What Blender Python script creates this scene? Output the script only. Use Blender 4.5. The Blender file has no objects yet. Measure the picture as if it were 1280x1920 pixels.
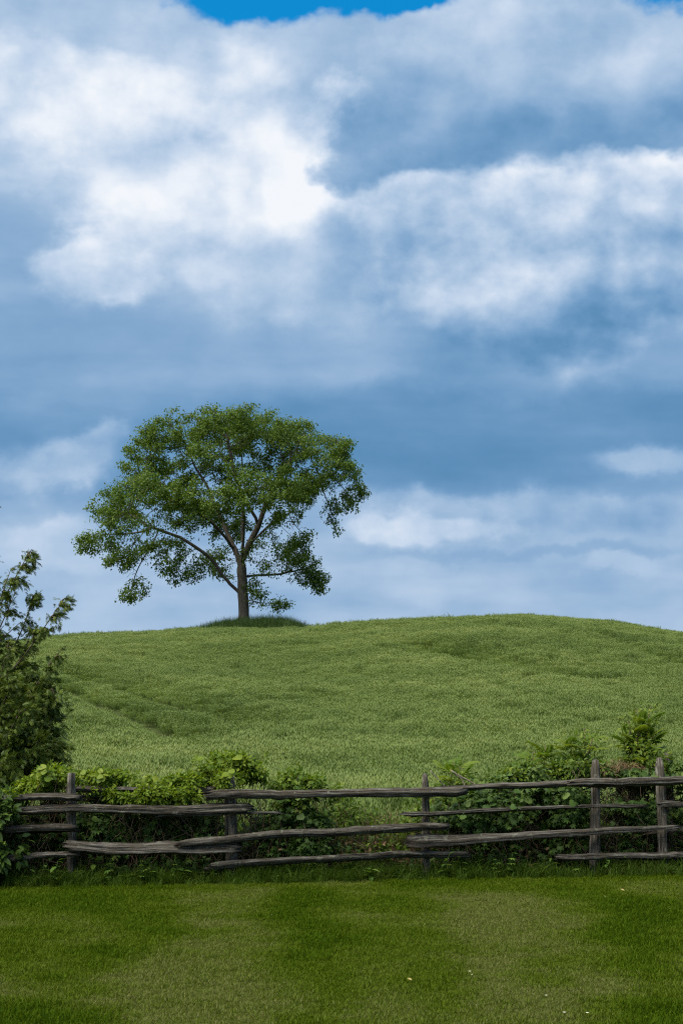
import bpy, math, random
import numpy as np
from mathutils import Matrix, Vector

random.seed(7)
RNG = np.random.default_rng(7)
scene = bpy.context.scene
COL = scene.collection

# ------------------------------------------------------------------ camera
CAM_H = 1.6
F_PX = 2667.0                      # focal length in pixels of the 1280 x 1920 photograph (50 mm on a 24 x 36 frame)
PITCH = math.atan2(430.0, F_PX)    # the true horizon lies 430 px below the picture centre
cam_data = bpy.data.cameras.new('camera')
cam_data.sensor_fit = 'VERTICAL'
cam_data.sensor_height = 36.0
cam_data.sensor_width = 24.0
cam_data.lens = 36.0 * F_PX / 1920.0
cam_data.clip_start = 0.1
cam_data.clip_end = 6000.0
cam = bpy.data.objects.new('camera', cam_data)
cam.location = (0, 0, CAM_H)
cam.rotation_euler = (math.pi / 2 + PITCH, 0, 0)
COL.objects.link(cam)
scene.camera = cam
CP, SP = math.cos(PITCH), math.sin(PITCH)

def at(u, v, Y):
    """world point seen at photo pixel (u, v) when it stands Y metres away from the viewer"""
    dx, dy = (u - 640.0) / F_PX, (960.0 - v) / F_PX
    d = np.array([dx, CP - dy * SP, SP + dy * CP])
    return d * (Y / d[1]) + np.array([0, 0, CAM_H])

# ------------------------------------------------------------------ light and exposure
SUN_EL, SUN_AZ = math.radians(56), math.radians(-128)   # azimuth clockwise from +Y (the view direction)
scene.view_settings.view_transform = 'Standard'
scene.view_settings.look = 'None'
EXPOSURE = 0.7
scene.view_settings.exposure = EXPOSURE
scene.view_settings.gamma = 1.0
scene.view_settings.use_curve_mapping = False
scene.cycles.use_denoising = False
scene.cycles.filter_width = 1.2
scene.cycles.max_bounces = 5
scene.cycles.use_adaptive_sampling = True
scene.cycles.adaptive_threshold = 0.015
scene.cycles.transparent_max_bounces = 8
sun_data = bpy.data.lights.new('sun', 'SUN')
sun_data.energy = 4.2
sun_data.angle = math.radians(60)
sun_data.color = (1.0, 0.93, 0.80)
sun = bpy.data.objects.new('sun', sun_data)
sun_dir = Vector((math.sin(SUN_AZ) * math.cos(SUN_EL), math.cos(SUN_AZ) * math.cos(SUN_EL), math.sin(SUN_EL)))
sun.rotation_euler = (-sun_dir).to_track_quat('-Z', 'Y').to_euler()
sun.location = (0, 0, 60)
COL.objects.link(sun)

# ------------------------------------------------------------------ node expression helper
class X:
    """a scalar socket with arithmetic"""
    def __init__(s, t, k): s.t, s.k = t, k
    def _m(s, op, *a, clamp=False):
        n = s.t.nodes.new('ShaderNodeMath'); n.operation = op; n.use_clamp = clamp
        for i, q in enumerate((s,) + a):
            if isinstance(q, X): s.t.links.new(q.k, n.inputs[i])
            else: n.inputs[i].default_value = q
        return X(s.t, n.outputs[0])
    def __add__(s, o): return s._m('ADD', o)
    __radd__ = __add__
    def __sub__(s, o): return s._m('SUBTRACT', o)
    def __rsub__(s, o): return (s * -1.0) + o
    def __mul__(s, o): return s._m('MULTIPLY', o)
    __rmul__ = __mul__
    def __truediv__(s, o): return s._m('DIVIDE', o)
    def f(s, op, *a): return s._m(op, *a)
    def clamp(s): return s._m('ADD', 0.0, clamp=True)
    def smooth(s, a, b):
        n = s.t.nodes.new('ShaderNodeMapRange'); n.interpolation_type = 'SMOOTHSTEP'
        s.t.links.new(s.k, n.inputs['Value'])
        n.inputs['From Min'].default_value = a; n.inputs['From Max'].default_value = b
        return X(s.t, n.outputs[0])
    def lin(s, a, b, c=0.0, d=1.0):
        n = s.t.nodes.new('ShaderNodeMapRange'); n.clamp = True
        s.t.links.new(s.k, n.inputs['Value'])
        n.inputs['From Min'].default_value = a; n.inputs['From Max'].default_value = b
        n.inputs['To Min'].default_value = c; n.inputs['To Max'].default_value = d
        return X(s.t, n.outputs[0])

def mixx(a, b, m):       # scalar mix
    if isinstance(a, X): return a + (b - a) * m
    return (b - a) * m + a

def s2l(c):
    return tuple(((x / 255) / 12.92 if x / 255 <= 0.04045 else ((x / 255 + 0.055) / 1.055) ** 2.4) for x in c)

# ------------------------------------------------------------------ world: broken cloud over a blue sky
world = bpy.data.worlds.new('World')
scene.world = world
world.use_nodes = True
WT = world.node_tree
WT.nodes.clear()

def build_world():
    t = WT
    def node(k, **kw):
        n = t.nodes.new(k)
        for a, b in kw.items(): setattr(n, a, b)
        return n
    co = node('ShaderNodeTexCoord')
    # sky coordinates: azimuth / elevation on the dome about the hill, in units of 100 photo pixels, v downwards
    rot = node('ShaderNodeVectorRotate', rotation_type='X_AXIS')
    rot.inputs['Angle'].default_value = -PITCH
    t.links.new(co.outputs['Generated'], rot.inputs['Vector'])
    sep = node('ShaderNodeSeparateXYZ')
    t.links.new(rot.outputs[0], sep.inputs[0])
    sx, sy, sz = (X(t, sep.outputs[i]) for i in range(3))
    K = F_PX / 100.0
    U = sx.f('ARCTAN2', sy) * K
    V = sz.f('ARCSINE') * -K
    def noise(scale, detail, rough=0.55, squash=1.0, off=(0, 0, 0), dist=0.0):
        mp = node('ShaderNodeVectorMath', operation='MULTIPLY_ADD')
        mp.inputs[2].default_value = off
        mp.inputs[1].default_value = (1, 1, squash)
        t.links.new(rot.outputs[0], mp.inputs[0])
        n = node('ShaderNodeTexNoise')
        n.inputs['Scale'].default_value = scale; n.inputs['Detail'].default_value = detail
        n.inputs['Roughness'].default_value = rough; n.inputs['Distortion'].default_value = dist
        t.links.new(mp.outputs[0], n.inputs['Vector'])
        return (X(t, n.outputs[0]) - 0.5) * 1.5
    wu = noise(6, 2, 0.5, 1.3, (3.1, 0, 0)) * 1.6
    wv = noise(6, 2, 0.5, 1.3, (0, 7.7, 1)) * 1.1
    wu2 = noise(22, 4, 0.6, 1.2, (1.1, 2, 0)) * 0.75
    wv2 = noise(22, 4, 0.6, 1.2, (5, 1.7, 1)) * 0.65
    UW, VW = U + wu + wu2, V + wv + wv2
    def comb(a, b):
        c = node('ShaderNodeCombineXYZ'); t.links.new(a.k, c.inputs[0]); t.links.new(b.k, c.inputs[1]); return c.outputs[0]
    PW, P1 = comb(UW, VW), comb(U + wu2 * 0.8, V + wv2 * 0.8)
    n_lo, n_mid, n_hi = noise(9, 4, 0.5, 1.6, (9, 1, 4)), noise(22, 5, 0.55, 1.4, (2, 5, 8)), noise(60, 3, 0.6, 1.5, (4, 4, 2))
    n_str = noise(8, 3, 0.5, 5.0, (6, 6, 1))
    # billow relief: the same field sampled a little towards the light
    n_rel = (noise(11, 6, 0.5, 1.2, (1, 3, 5)) - noise(11, 6, 0.5, 1.2, (1.010, 3, 4.978))) * 1.5
    def ang(u, v):
        dx, dy = (u - 640) / F_PX, (v - 960) / F_PX
        L = math.sqrt(1 + dx * dx + dy * dy)
        return math.atan(dx) * K, math.asin(dy / L) * K
    def blob(u, v, ru, rv, src=None):
        a, b = ang(u, v)
        m = node('ShaderNodeVectorMath', operation='MULTIPLY_ADD')
        m.inputs[1].default_value = (100 / ru, 100 / rv, 0)
        m.inputs[2].default_value = (-a * 100 / ru, -b * 100 / rv, 0)
        t.links.new(src or PW, m.inputs[0])
        d = node('ShaderNodeVectorMath', operation='DOT_PRODUCT')
        t.links.new(m.outputs[0], d.inputs[0]); t.links.new(m.outputs[0], d.inputs[1])
        return (X(t, d.outputs['Value']) * -1.0).f('EXPONENT')
    def blobs(lst, src=None):
        r = None
        for b in lst:
            q = blob(*b, src=src); r = q if r is None else r + q
        return r
    def vpx(v): return ang(640, v)[1]
    # elevation profile of the broken overcast, dark under the main bank, lighter to the horizon
    prof = node('ShaderNodeFloatCurve')
    c = prof.mapping.curves[0]
    keys = [(-600, .50), (0, .52), (250, .50), (450, .42), (560, .38), (640, .34), (700, .29), (760, .24), (830, .18), (890, .20), (950, .34), (1040, .43), (1100, .45), (1180, .51), (1500, .51)]
    lo, hi = vpx(-600), vpx(1500)
    pts = [((vpx(a) - lo) / (hi - lo), b) for a, b in keys]
    c.points[0].location = pts[0]; c.points[1].location = pts[-1]
    for p in pts[1:-1]: c.points.new(*p)
    prof.mapping.update()
    vn = (V + wv * 0.35).lin(lo, hi)
    t.links.new(vn.k, prof.inputs['Value'])
    B = X(t, prof.outputs[0]) + n_lo * 0.30 + n_str * 0.16
    def layer(B, mask, val, amt=1.0):
        return mixx(B, val, mask * amt)
    # left bright bank
    d = blobs([(330, 250, 330, 170), (560, 390, 110, 130), (110, 180, 230, 110), (430, 130, 160, 60), (330, 400, 130, 110)]) + n_mid * 0.5 + n_lo * 0.5
    B = layer(B, d.smooth(0.15, 1.15), 0.79 + n_mid * 0.16 + n_lo * 0.34 + n_rel * 0.65, 0.92)
    d = blobs([(585, 380, 75, 110), (545, 300, 45, 90), (330, 190, 150, 70)]) + n_mid * 0.7
    B = layer(B, d.smooth(0.30, 1.25), 0.96 + n_rel * 0.5 + n_mid * 0.1, 0.75)
    d = blobs([(620, 530, 190, 95), (420, 500, 150, 80)]) + n_mid * 0.4
    B = layer(B, d.smooth(0.2, 1.2), 0.66 + n_lo * 0.3 + n_rel * 0.6, 0.75)
    d = blobs([(20, 440, 120, 75)]) + n_mid * 0.3
    B = layer(B, d.smooth(0.1, 1.1), 0.33, 0.7)
    d = blobs([(60, 30, 280, 70), (230, 70, 120, 40)]) + n_lo * 0.6
    B = layer(B, d.smooth(0.2, 1.2), 0.52 + n_mid * 0.3, 0.75)
    # lump lower left of the bank
    d = blobs([(195, 450, 90, 80), (120, 505, 85, 45), (240, 530, 75, 50)]) + n_mid * 0.5 + n_hi * 0.15
    B = layer(B, d.smooth(0.30, 1.0), 0.80 + n_mid * 0.2 + n_rel * 0.7 + (V - vpx(470)) * -0.16, 0.8)
    # right white bank
    g = V.smooth(vpx(340), vpx(700))
    d = blobs([(1010, 450, 330, 130), (800, 450, 95, 85), (1260, 400, 200, 120), (890, 520, 130, 60), (1080, 580, 330, 120)]) + n_mid * 0.45 + n_hi * 0.12
    B = layer(B, d.smooth(0.36, 0.80), 0.78 - g * 0.52 + n_mid * 0.20 + n_lo * 0.5 + n_rel * 0.9, 0.88)
    # grey mass upper right, darkest along its lower edge
    g = V.smooth(vpx(40), vpx(330))
    d = blobs([(900, 120, 400, 130), (1240, 120, 240, 130), (700, 290, 85, 80), (850, 270, 180, 60), (1150, 220, 250, 50)]) + n_mid * 0.45 + n_hi * 0.12
    B = layer(B, d.smooth(0.34, 0.80), 0.52 - g * 0.34 + n_mid * 0.15 + n_lo * 0.20 + n_rel * 0.45, 0.94)
    d = blobs([(665, 195, 55, 50), (600, 260, 60, 50)]) + n_mid * 0.6
    B = layer(B, d.smooth(0.25, 1.1), 0.92 + n_rel, 0.75)
    d = blobs([(935, 70, 40, 70), (1010, 170, 140, 40)]) + n_mid * 0.6
    B = layer(B, d.smooth(0.3, 1.2), 0.64, 0.4)
    # dark underside bands
    d = blobs([(260, 640, 330, 50), (60, 620, 200, 50)]) + n_str * 0.4
    B = layer(B, d.smooth(0.1, 1.2), 0.25, 0.5)
    d = blobs([(980, 810, 480, 85), (1250, 770, 260, 65), (640, 780, 300, 55)]) + n_str * 0.5
    B = layer(B, d.smooth(0.10, 1.1), 0.05 + n_lo * 0.2 + n_str * 0.12, 0.72)
    d = blobs([(690, 680, 150, 30)]) + n_mid * 0.4
    B = layer(B, d.smooth(0.2, 1.2), 0.42, 0.7)
    # low puffs
    d = blobs([(150, 850, 85, 45), (60, 880, 110, 55), (205, 820, 40, 35)]) + n_mid * 0.6
    B = layer(B, d.smooth(0.15, 1.15), 0.58 + n_mid * 0.3 + n_rel * 0.5, 0.8)
    d = blobs([(100, 1000, 90, 35), (30, 1020, 110, 50), (160, 1060, 90, 40)]) + n_mid * 0.6
    B = layer(B, d.smooth(0.25, 1.05), 0.60 + n_rel * 0.4, 0.7)
    d = blobs([(760, 965, 230, 62), (1080, 975, 320, 60)]) + n_mid * 0.3
    B = layer(B, d.smooth(0.28, 0.80), 0.46 + n_mid * 0.25 + n_rel * 0.4, 0.8)
    d = blobs([(790, 985, 80, 45), (910, 985, 100, 36), (690, 985, 80, 55)]) + n_mid * 0.5 + n_hi * 0.12
    B = layer(B, d.smooth(0.35, 0.95), 0.66 + n_mid * 0.2 + n_rel * 0.5, 0.7)
    d = blobs([(1190, 862, 70, 32), (1270, 865, 90, 36)]) + n_mid * 0.5
    B = layer(B, d.smooth(0.10, 1.1), 0.54 + n_rel * 0.4, 0.75)
    d = blobs([(1210, 925, 150, 18)]) + n_mid * 0.3
    B = layer(B, d.smooth(0.2, 1.1), 0.20, 0.55)
    d = blobs([(1000, 1046, 380, 15)]) + n_str * 0.5
    B = layer(B, d.smooth(0.2, 1.1), 0.27, 0.6)
    d = blobs([(1190, 1078, 55, 25), (1110, 1075, 60, 18), (790, 1098, 70, 28)]) + n_mid * 0.6
    B = layer(B, d.smooth(0.25, 1.0), 0.58, 0.6)
    B = B + n_str * 0.08 + n_lo * 0.06 + n_mid * 0.05 + n_hi * 0.03
    ramp = node('ShaderNodeValToRGB')
    ramp.color_ramp.interpolation = 'B_SPLINE'
    stops = [(0.0, (84, 136, 179)), (0.25, (119, 161, 202)), (0.5, (162, 190, 220)), (0.75, (207, 222, 241)), (1.0, (250, 252, 255))]
    el = ramp.color_ramp.elements
    el[0].position, el[0].color = 0.0, s2l(stops[0][1]) + (1,)
    el[1].position, el[1].color = 1.0, s2l(stops[-1][1]) + (1,)
    for p, cc in stops[1:-1]:
        e = el.new(p); e.color = s2l(cc) + (1,)
    t.links.new(B.clamp().k, ramp.inputs[0])
    STR = 0.1
    EV = 2.0 ** -EXPOSURE
    cl = node('ShaderNodeVectorMath', operation='SCALE')
    cl.inputs['Scale'].default_value = EV / STR
    t.links.new(ramp.outputs[0], cl.inputs[0])
    sky = node('ShaderNodeTexSky', sky_type='NISHITA', sun_disc=False)
    sky.sun_elevation = SUN_EL
    sky.sun_rotation = SUN_AZ
    sky.air_density, sky.dust_density, sky.ozone_density = 1.0, 0.2, 3.0
    sk = node('ShaderNodeMix', data_type='RGBA', blend_type='MULTIPLY')
    sk.inputs['Factor'].default_value = 1.0
    t.links.new(sky.outputs[0], sk.inputs[6]); sk.inputs[7].default_value = (0.05 * EV, 1.45 * EV, 1.95 * EV, 1)
    # gaps of blue: the openings in view and others of the same kind round the dome
    gap = blobs([(420, 10, 110, 48), (600, -10, 190, 36), (770, -5, 60, 32), (1250, -15, 90, 50)], src=P1) + (n_mid * 0.7 + n_hi * 0.3)
    far = V.smooth(vpx(0), vpx(-200)) * n_lo.smooth(0.10, 0.2)
    gm = (gap.smooth(0.30, 0.85) + far).clamp()
    mx = node('ShaderNodeMix', data_type='RGBA')
    t.links.new(gm.k, mx.inputs['Factor']); t.links.new(cl.outputs[0], mx.inputs[6]); t.links.new(sk.outputs[2], mx.inputs[7])
    bg = node('ShaderNodeBackground'); bg.inputs['Strength'].default_value = STR
    t.links.new(mx.outputs[2], bg.inputs['Color'])
    out = node('ShaderNodeOutputWorld')
    t.links.new(bg.outputs[0], out.inputs['Surface'])
    world.cycles.sampling_method = 'MANUAL'
    world.cycles.sample_map_resolution = 512
build_world()

# ================================================================== helpers
def link(o, parent=None):
    COL.objects.link(o)
    if parent is not None: o.parent = parent
    return o

def tag(o, label=None, cat=None, group=None, kind=None):
    if label: o['label'] = label
    if cat: o['category'] = cat
    if group: o['group'] = group
    if kind: o['kind'] = kind
    return o

def empty(name, loc, label=None, cat=None, group=None):
    o = bpy.data.objects.new(name, None)
    o.empty_display_size = 0.2
    o.location = Vector([float(q) for q in loc])
    return tag(link(o), label, cat, group)

def mesh_of(name, verts, faces, mat=None, attrs=None, smooth=False):
    """faces: one (n, k) array or a list of such arrays"""
    if isinstance(faces, np.ndarray): faces = [faces]
    faces = [np.asarray(f, dtype=np.int32) for f in faces if len(f)]
    me = bpy.data.meshes.new(name)
    verts = np.asarray(verts, dtype=np.float32)
    me.vertices.add(len(verts)); me.vertices.foreach_set('co', verts.ravel())
    if faces:
        loops = np.concatenate([f.ravel() for f in faces])
        sizes = np.concatenate([np.full(len(f), f.shape[1], np.int32) for f in faces])
        starts = np.concatenate([[0], np.cumsum(sizes)[:-1]]).astype(np.int32)
        me.loops.add(len(loops)); me.loops.foreach_set('vertex_index', loops)
        me.polygons.add(len(sizes)); me.polygons.foreach_set('loop_start', starts)
        if smooth: me.polygons.foreach_set('use_smooth', np.ones(len(sizes), bool))
    for k, a in (attrs or {}).items():
        a = np.asarray(a, dtype=np.float32)
        if a.ndim == 1:
            at_ = me.attributes.new(k, 'FLOAT', 'POINT'); at_.data.foreach_set('value', a)
        else:
            at_ = me.attributes.new(k, 'FLOAT_VECTOR', 'POINT'); at_.data.foreach_set('vector', a.ravel())
    me.update(calc_edges=True)
    if mat: me.materials.append(mat)
    return me

def obj(name, me, parent=None, base=None, **kw):
    o = bpy.data.objects.new(name, me)
    if base is not None: o.location = Vector([float(q) for q in base])
    return tag(link(o, parent), **kw)

def norm(a):
    return a / np.maximum(np.linalg.norm(a, axis=-1, keepdims=True), 1e-9)

def frames(d, up=None):
    """(n,3) directions -> (n,3,3) matrices whose columns are side, direction, normal"""
    d = norm(np.asarray(d, float))
    if up is None: up = np.tile([0, 0, 1.0], (len(d), 1))
    side = np.cross(d, up)
    bad = np.linalg.norm(side, axis=1) < 1e-4
    side[bad] = np.cross(d[bad], [1.0, 0.1, 0])
    side = norm(side)
    nrm = np.cross(side, d)
    return np.stack([side, d, nrm], axis=2)

def scatter(proto, pos, rot, scale):
    """repeat a (verts, tris) prototype; returns verts, tris, index of the copy per vertex"""
    v, f = proto
    n = len(pos)
    sc = np.asarray(scale, float)
    sc = sc[:, None, None] if sc.ndim == 1 else sc[:, None, :]
    V = np.einsum('nij,nkj->nki', rot, v[None] * sc) + np.asarray(pos)[:, None, :]
    Fa = (f[None] + (np.arange(n) * len(v))[:, None, None]).reshape(-1, f.shape[1])
    return V.reshape(-1, 3), Fa, np.repeat(np.arange(n), len(v))

def join(parts):
    """[(verts, faces, attr)] -> joined"""
    V, Fa, A, o = [], [], [], 0
    for v, f, a in parts:
        V.append(v); Fa.append(f + o); A.append(a); o += len(v)
    return np.concatenate(V), np.concatenate(Fa), np.concatenate(A)

def tube(pts, rad, sides=6, cap=True, rough=0.0, rng=None):
    """tapered tube along a polyline -> verts, [quads, tris]"""
    pts = np.asarray(pts, float); rad = np.asarray(rad, float)
    n = len(pts)
    tng = np.gradient(pts, axis=0)
    tng = norm(tng)
    ref = np.array([0.31, 0.17, 0.93]) if abs(tng[0][2]) < 0.8 else np.array([1.0, 0.2, 0.0])
    a = norm(np.cross(tng, ref)); b = np.cross(tng, a)
    th = np.linspace(0, 2 * np.pi, sides, endpoint=False)
    r = rad[:, None] * np.ones(sides)
    if rough and rng is not None: r = r * (1 + rough * rng.standard_normal((n, sides)))
    V = pts[:, None] + r[..., None] * (np.cos(th)[None, :, None] * a[:, None] + np.sin(th)[None, :, None] * b[:, None])
    i = np.arange(n - 1)[:, None] * sides; j = np.arange(sides)[None]; k = (j + 1) % sides
    Q = np.stack([i + j, i + k, i + sides + k, i + sides + j], -1).reshape(-1, 4)
    V = V.reshape(-1, 3)
    T = np.zeros((0, 3), int)
    if cap:
        V = np.vstack([V, pts[:1], pts[-1:]])
        c0, c1 = n * sides, n * sides + 1
        j = np.arange(sides); k = (j + 1) % sides
        T = np.vstack([np.stack([k, j, np.full(sides, c0)], 1), np.stack([(n - 1) * sides + j, (n - 1) * sides + k, np.full(sides, c1)], 1)])
    return V, Q, T

def tubes_mesh(name, lst, mat, base=(0, 0, 0), sides=6, smooth=True, rough=0.0, rng=None):
    V, Q, T, o = [], [], [], 0
    for pts, rad in lst:
        v, q, t = tube(pts, rad, sides, True, rough, rng)
        V.append(v); Q.append(q + o); T.append(t + o); o += len(v)
    return mesh_of(name, np.concatenate(V) - np.asarray(base), [np.concatenate(Q), np.concatenate(T)], mat, smooth=smooth)

def spline(ctrl, n):
    """Catmull-Rom through the control points"""
    c = np.asarray(ctrl, float)
    if len(c) == 2: return c[0] + (c[1] - c[0]) * np.linspace(0, 1, n)[:, None]
    p = np.vstack([2 * c[0] - c[1], c, 2 * c[-1] - c[-2]])
    out = []
    for s in np.linspace(0, len(c) - 1 - 1e-6, n):
        i = int(s); t = s - i
        a, b, d, e = p[i], p[i + 1], p[i + 2], p[i + 3]
        out.append(0.5 * (2 * b + (d - a) * t + (2 * a - 5 * b + 4 * d - e) * t * t + (3 * b - a - 3 * d + e) * t ** 3))
    return np.array(out)

_lat = np.random.default_rng(11).random((64, 64))
def vnoise(x, y, s, seed=0.0):
    """smooth value noise in world metres, 0..1"""
    x = np.asarray(x, float) / s + 17.3 + seed * 5.7; y = np.asarray(y, float) / s + 9.1 + seed * 3.3
    xi, yi = np.floor(x).astype(int), np.floor(y).astype(int)
    fx, fy = x - xi, y - yi
    fx, fy = fx * fx * (3 - 2 * fx), fy * fy * (3 - 2 * fy)
    g = lambda a, b: _lat[a % 64, b % 64]
    return (g(xi, yi) * (1 - fx) + g(xi + 1, yi) * fx) * (1 - fy) + (g(xi, yi + 1) * (1 - fx) + g(xi + 1, yi + 1) * fx) * fy

# ------------------------------------------------------------------ materials
def new_mat(name):
    m = bpy.data.materials.new(name); m.use_nodes = True
    m.node_tree.nodes.clear()
    return m

def nd(t, k, **kw):
    n = t.nodes.new(k)
    for a, b in kw.items(): setattr(n, a, b)
    return n

def ramp_node(t, fac, stops):
    r = nd(t, 'ShaderNodeValToRGB')
    e = r.color_ramp.elements
    e[0].position, e[0].color = stops[0][0], tuple(stops[0][1]) + (1,)
    e[1].position, e[1].color = stops[-1][0], tuple(stops[-1][1]) + (1,)
    for p, c in stops[1:-1]:
        q = e.new(p); q.color = tuple(c) + (1,)
    t.links.new(fac, r.inputs[0])
    return r.outputs[0]

def leaf_mat(name, stops, translucent=0.35, rough=0.55, attr='rnd', instancer=None, noise_scale=None, spec=0.25, tr_gain=1.3, noise_amt=0.5):
    """leaf tissue: diffuse + a little gloss + light coming through; hue drifts from leaf to leaf"""
    m = new_mat(name); t = m.node_tree
    a = nd(t, 'ShaderNodeAttribute', attribute_name=attr)
    fac = X(t, a.outputs['Fac'])
    if instancer:
        b = nd(t, 'ShaderNodeAttribute', attribute_name=instancer, attribute_type='INSTANCER')
        fac = fac * 0.45 + X(t, b.outputs['Fac']) * 0.55
    if noise_scale:
        g = nd(t, 'ShaderNodeNewGeometry')
        n = nd(t, 'ShaderNodeTexNoise'); n.inputs['Scale'].default_value = noise_scale; n.inputs['Detail'].default_value = 3
        t.links.new(g.outputs['Position'], n.inputs['Vector'])
        fac = fac + (X(t, n.outputs[0]) - 0.5) * noise_amt
    col = ramp_node(t, fac.clamp().k, stops)
    p = nd(t, 'ShaderNodeBsdfPrincipled')
    p.inputs['Roughness'].default_value = rough
    p.inputs['Specular IOR Level'].default_value = spec
    t.links.new(col, p.inputs['Base Color'])
    tr = nd(t, 'ShaderNodeBsdfTranslucent')
    mul = nd(t, 'ShaderNodeMix', data_type='RGBA', blend_type='MULTIPLY'); mul.inputs['Factor'].default_value = 1
    mul.inputs[7].default_value = (tr_gain * 1.05, tr_gain, tr_gain * 0.45, 1)
    t.links.new(col, mul.inputs[6]); t.links.new(mul.outputs[2], tr.inputs['Color'])
    mx = nd(t, 'ShaderNodeMixShader'); mx.inputs[0].default_value = translucent
    t.links.new(p.outputs[0], mx.inputs[1]); t.links.new(tr.outputs[0], mx.inputs[2])
    o = nd(t, 'ShaderNodeOutputMaterial'); t.links.new(mx.outputs[0], o.inputs['Surface'])
    return m

def bark_mat(name, stops, scale=(6, 6, 1.2), bump=0.5, rough=0.9, coord='Object', dist=0.02, lichen=None):
    m = new_mat(name); t = m.node_tree
    c = nd(t, 'ShaderNodeTexCoord')
    mp = nd(t, 'ShaderNodeMapping'); mp.inputs['Scale'].default_value = scale
    t.links.new(c.outputs[coord], mp.inputs['Vector'])
    n = nd(t, 'ShaderNodeTexNoise'); n.inputs['Scale'].default_value = 3; n.inputs['Detail'].default_value = 8; n.inputs['Roughness'].default_value = 0.65
    t.links.new(mp.outputs[0], n.inputs['Vector'])
    col = ramp_node(t, n.outputs[0], stops)
    if lichen:
        n2 = nd(t, 'ShaderNodeTexNoise'); n2.inputs['Scale'].default_value = 9; n2.inputs['Detail'].default_value = 5
        t.links.new(c.outputs[coord], n2.inputs['Vector'])
        k = X(t, n2.outputs[0]).smooth(0.55, 0.68) * 0.6
        mxl = nd(t, 'ShaderNodeMix', data_type='RGBA'); t.links.new(k.k, mxl.inputs['Factor'])
        t.links.new(col, mxl.inputs[6]); mxl.inputs[7].default_value = tuple(lichen) + (1,)
        col = mxl.outputs[2]
    p = nd(t, 'ShaderNodeBsdfPrincipled'); p.inputs['Roughness'].default_value = rough
    p.inputs['Specular IOR Level'].default_value = 0.15
    t.links.new(col, p.inputs['Base Color'])
    b = nd(t, 'ShaderNodeBump'); b.inputs['Strength'].default_value = bump; b.inputs['Distance'].default_value = dist
    t.links.new(n.outputs[0], b.inputs['Height']); t.links.new(b.outputs[0], p.inputs['Normal'])
    o = nd(t, 'ShaderNodeOutputMaterial'); t.links.new(p.outputs[0], o.inputs['Surface'])
    return m

# ------------------------------------------------------------------ leaf prototypes (x side, y along, z normal)
def proto_leaf(w=0.5, fold=0.12, curl=-0.12):
    v = np.array([[0, 0, 0], [w * .42, .32, fold * w], [w * .36, .62, fold * w + curl * .4], [0, 1, curl], [-w * .36, .62, fold * w + curl * .4], [-w * .42, .32, fold * w], [0, .5, curl * .2]], float)
    f = np.array([[0, 1, 6], [1, 2, 6], [2, 3, 6], [3, 4, 6], [4, 5, 6], [5, 0, 6]])
    return v, f

def proto_leaf4(w=0.5, curl=-0.1):
    v = np.array([[0, 0, 0], [w * .5, .45, .05], [0, 1, curl], [-w * .5, .45, .05]], float)
    return v, np.array([[0, 1, 3], [1, 2, 3]])

def proto_lobed():
    """grape-like leaf: five shallow lobes round a cordate base"""
    ang = np.radians([-165, -130, -95, -60, -32, 0, 32, 60, 95, 130, 165])
    rr = np.array([.34, .42, .46, .40, .52, .62, .52, .40, .46, .42, .34])
    v = [[0, .38, 0]]
    for a, r in zip(ang, rr):
        v.append([r * math.sin(a) * 1.05, .38 + r * math.cos(a), .06 * math.cos(2 * a) + .05 - .12 * r])
    v.append([0, .22, .02])
    v = np.array(v)
    n = len(v) - 1
    f = [[0, i + 1, i] for i in range(1, n)] + [[0, 1, n]]
    return v, np.array(f)

def merge_protos(lst):
    V, Fa, _ = join([(v, f, np.zeros(len(v))) for v, f in lst])
    return V, Fa

def placed(proto, pos, d, up, s):
    r = frames(np.array([d], float), np.array([up], float))
    v, f, _ = scatter(proto, np.array([pos], float), r, np.array([s], float))
    return v, f

def proto_creeper():
    """palm-like leaf of five leaflets"""
    L = proto_leaf4(.42, -.15)
    return merge_protos([placed(L, (0, .1, 0), (math.sin(a), math.cos(a), -.15), (0, 0, 1), s) for a, s in ((0, .62), (.75, .55), (-.75, .55), (1.5, .42), (-1.5, .42))])

def proto_frond(pairs=8, droop=0.35, leaflet=0.30, w=0.30):
    """pinnate leaf with drooping leaflets along an arching rachis, unit length"""
    L = proto_leaf4(w, -.18)
    out = []
    def p(s): return np.array([0, s * (1 - .12 * s), .10 * s - droop * s * s])
    for i in range(pairs):
        s = .16 + .80 * i / (pairs - 1)
        q = p(s); ln = leaflet * (0.72 + .5 * math.sin(math.pi * min(s, .95) ** .8))
        for sd in (-1, 1):
            out.append(placed(L, q, (sd * 1.0, .55, -.30), (0, .1, 1), ln))
    out.append(placed(L, p(.96), (0, 1, -.5), (0, 0, 1), leaflet))
    pts = np.array([p(s) for s in np.linspace(0, 1, 6)])
    wv = np.array([.010, 0, 0])
    rv = np.vstack([pts - wv, pts + wv])
    rf = np.array([[i, i + 6, i + 1] for i in range(5)] + [[i + 1, i + 6, i + 7] for i in range(5)])
    out.append((rv, rf))
    return merge_protos(out)

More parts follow.
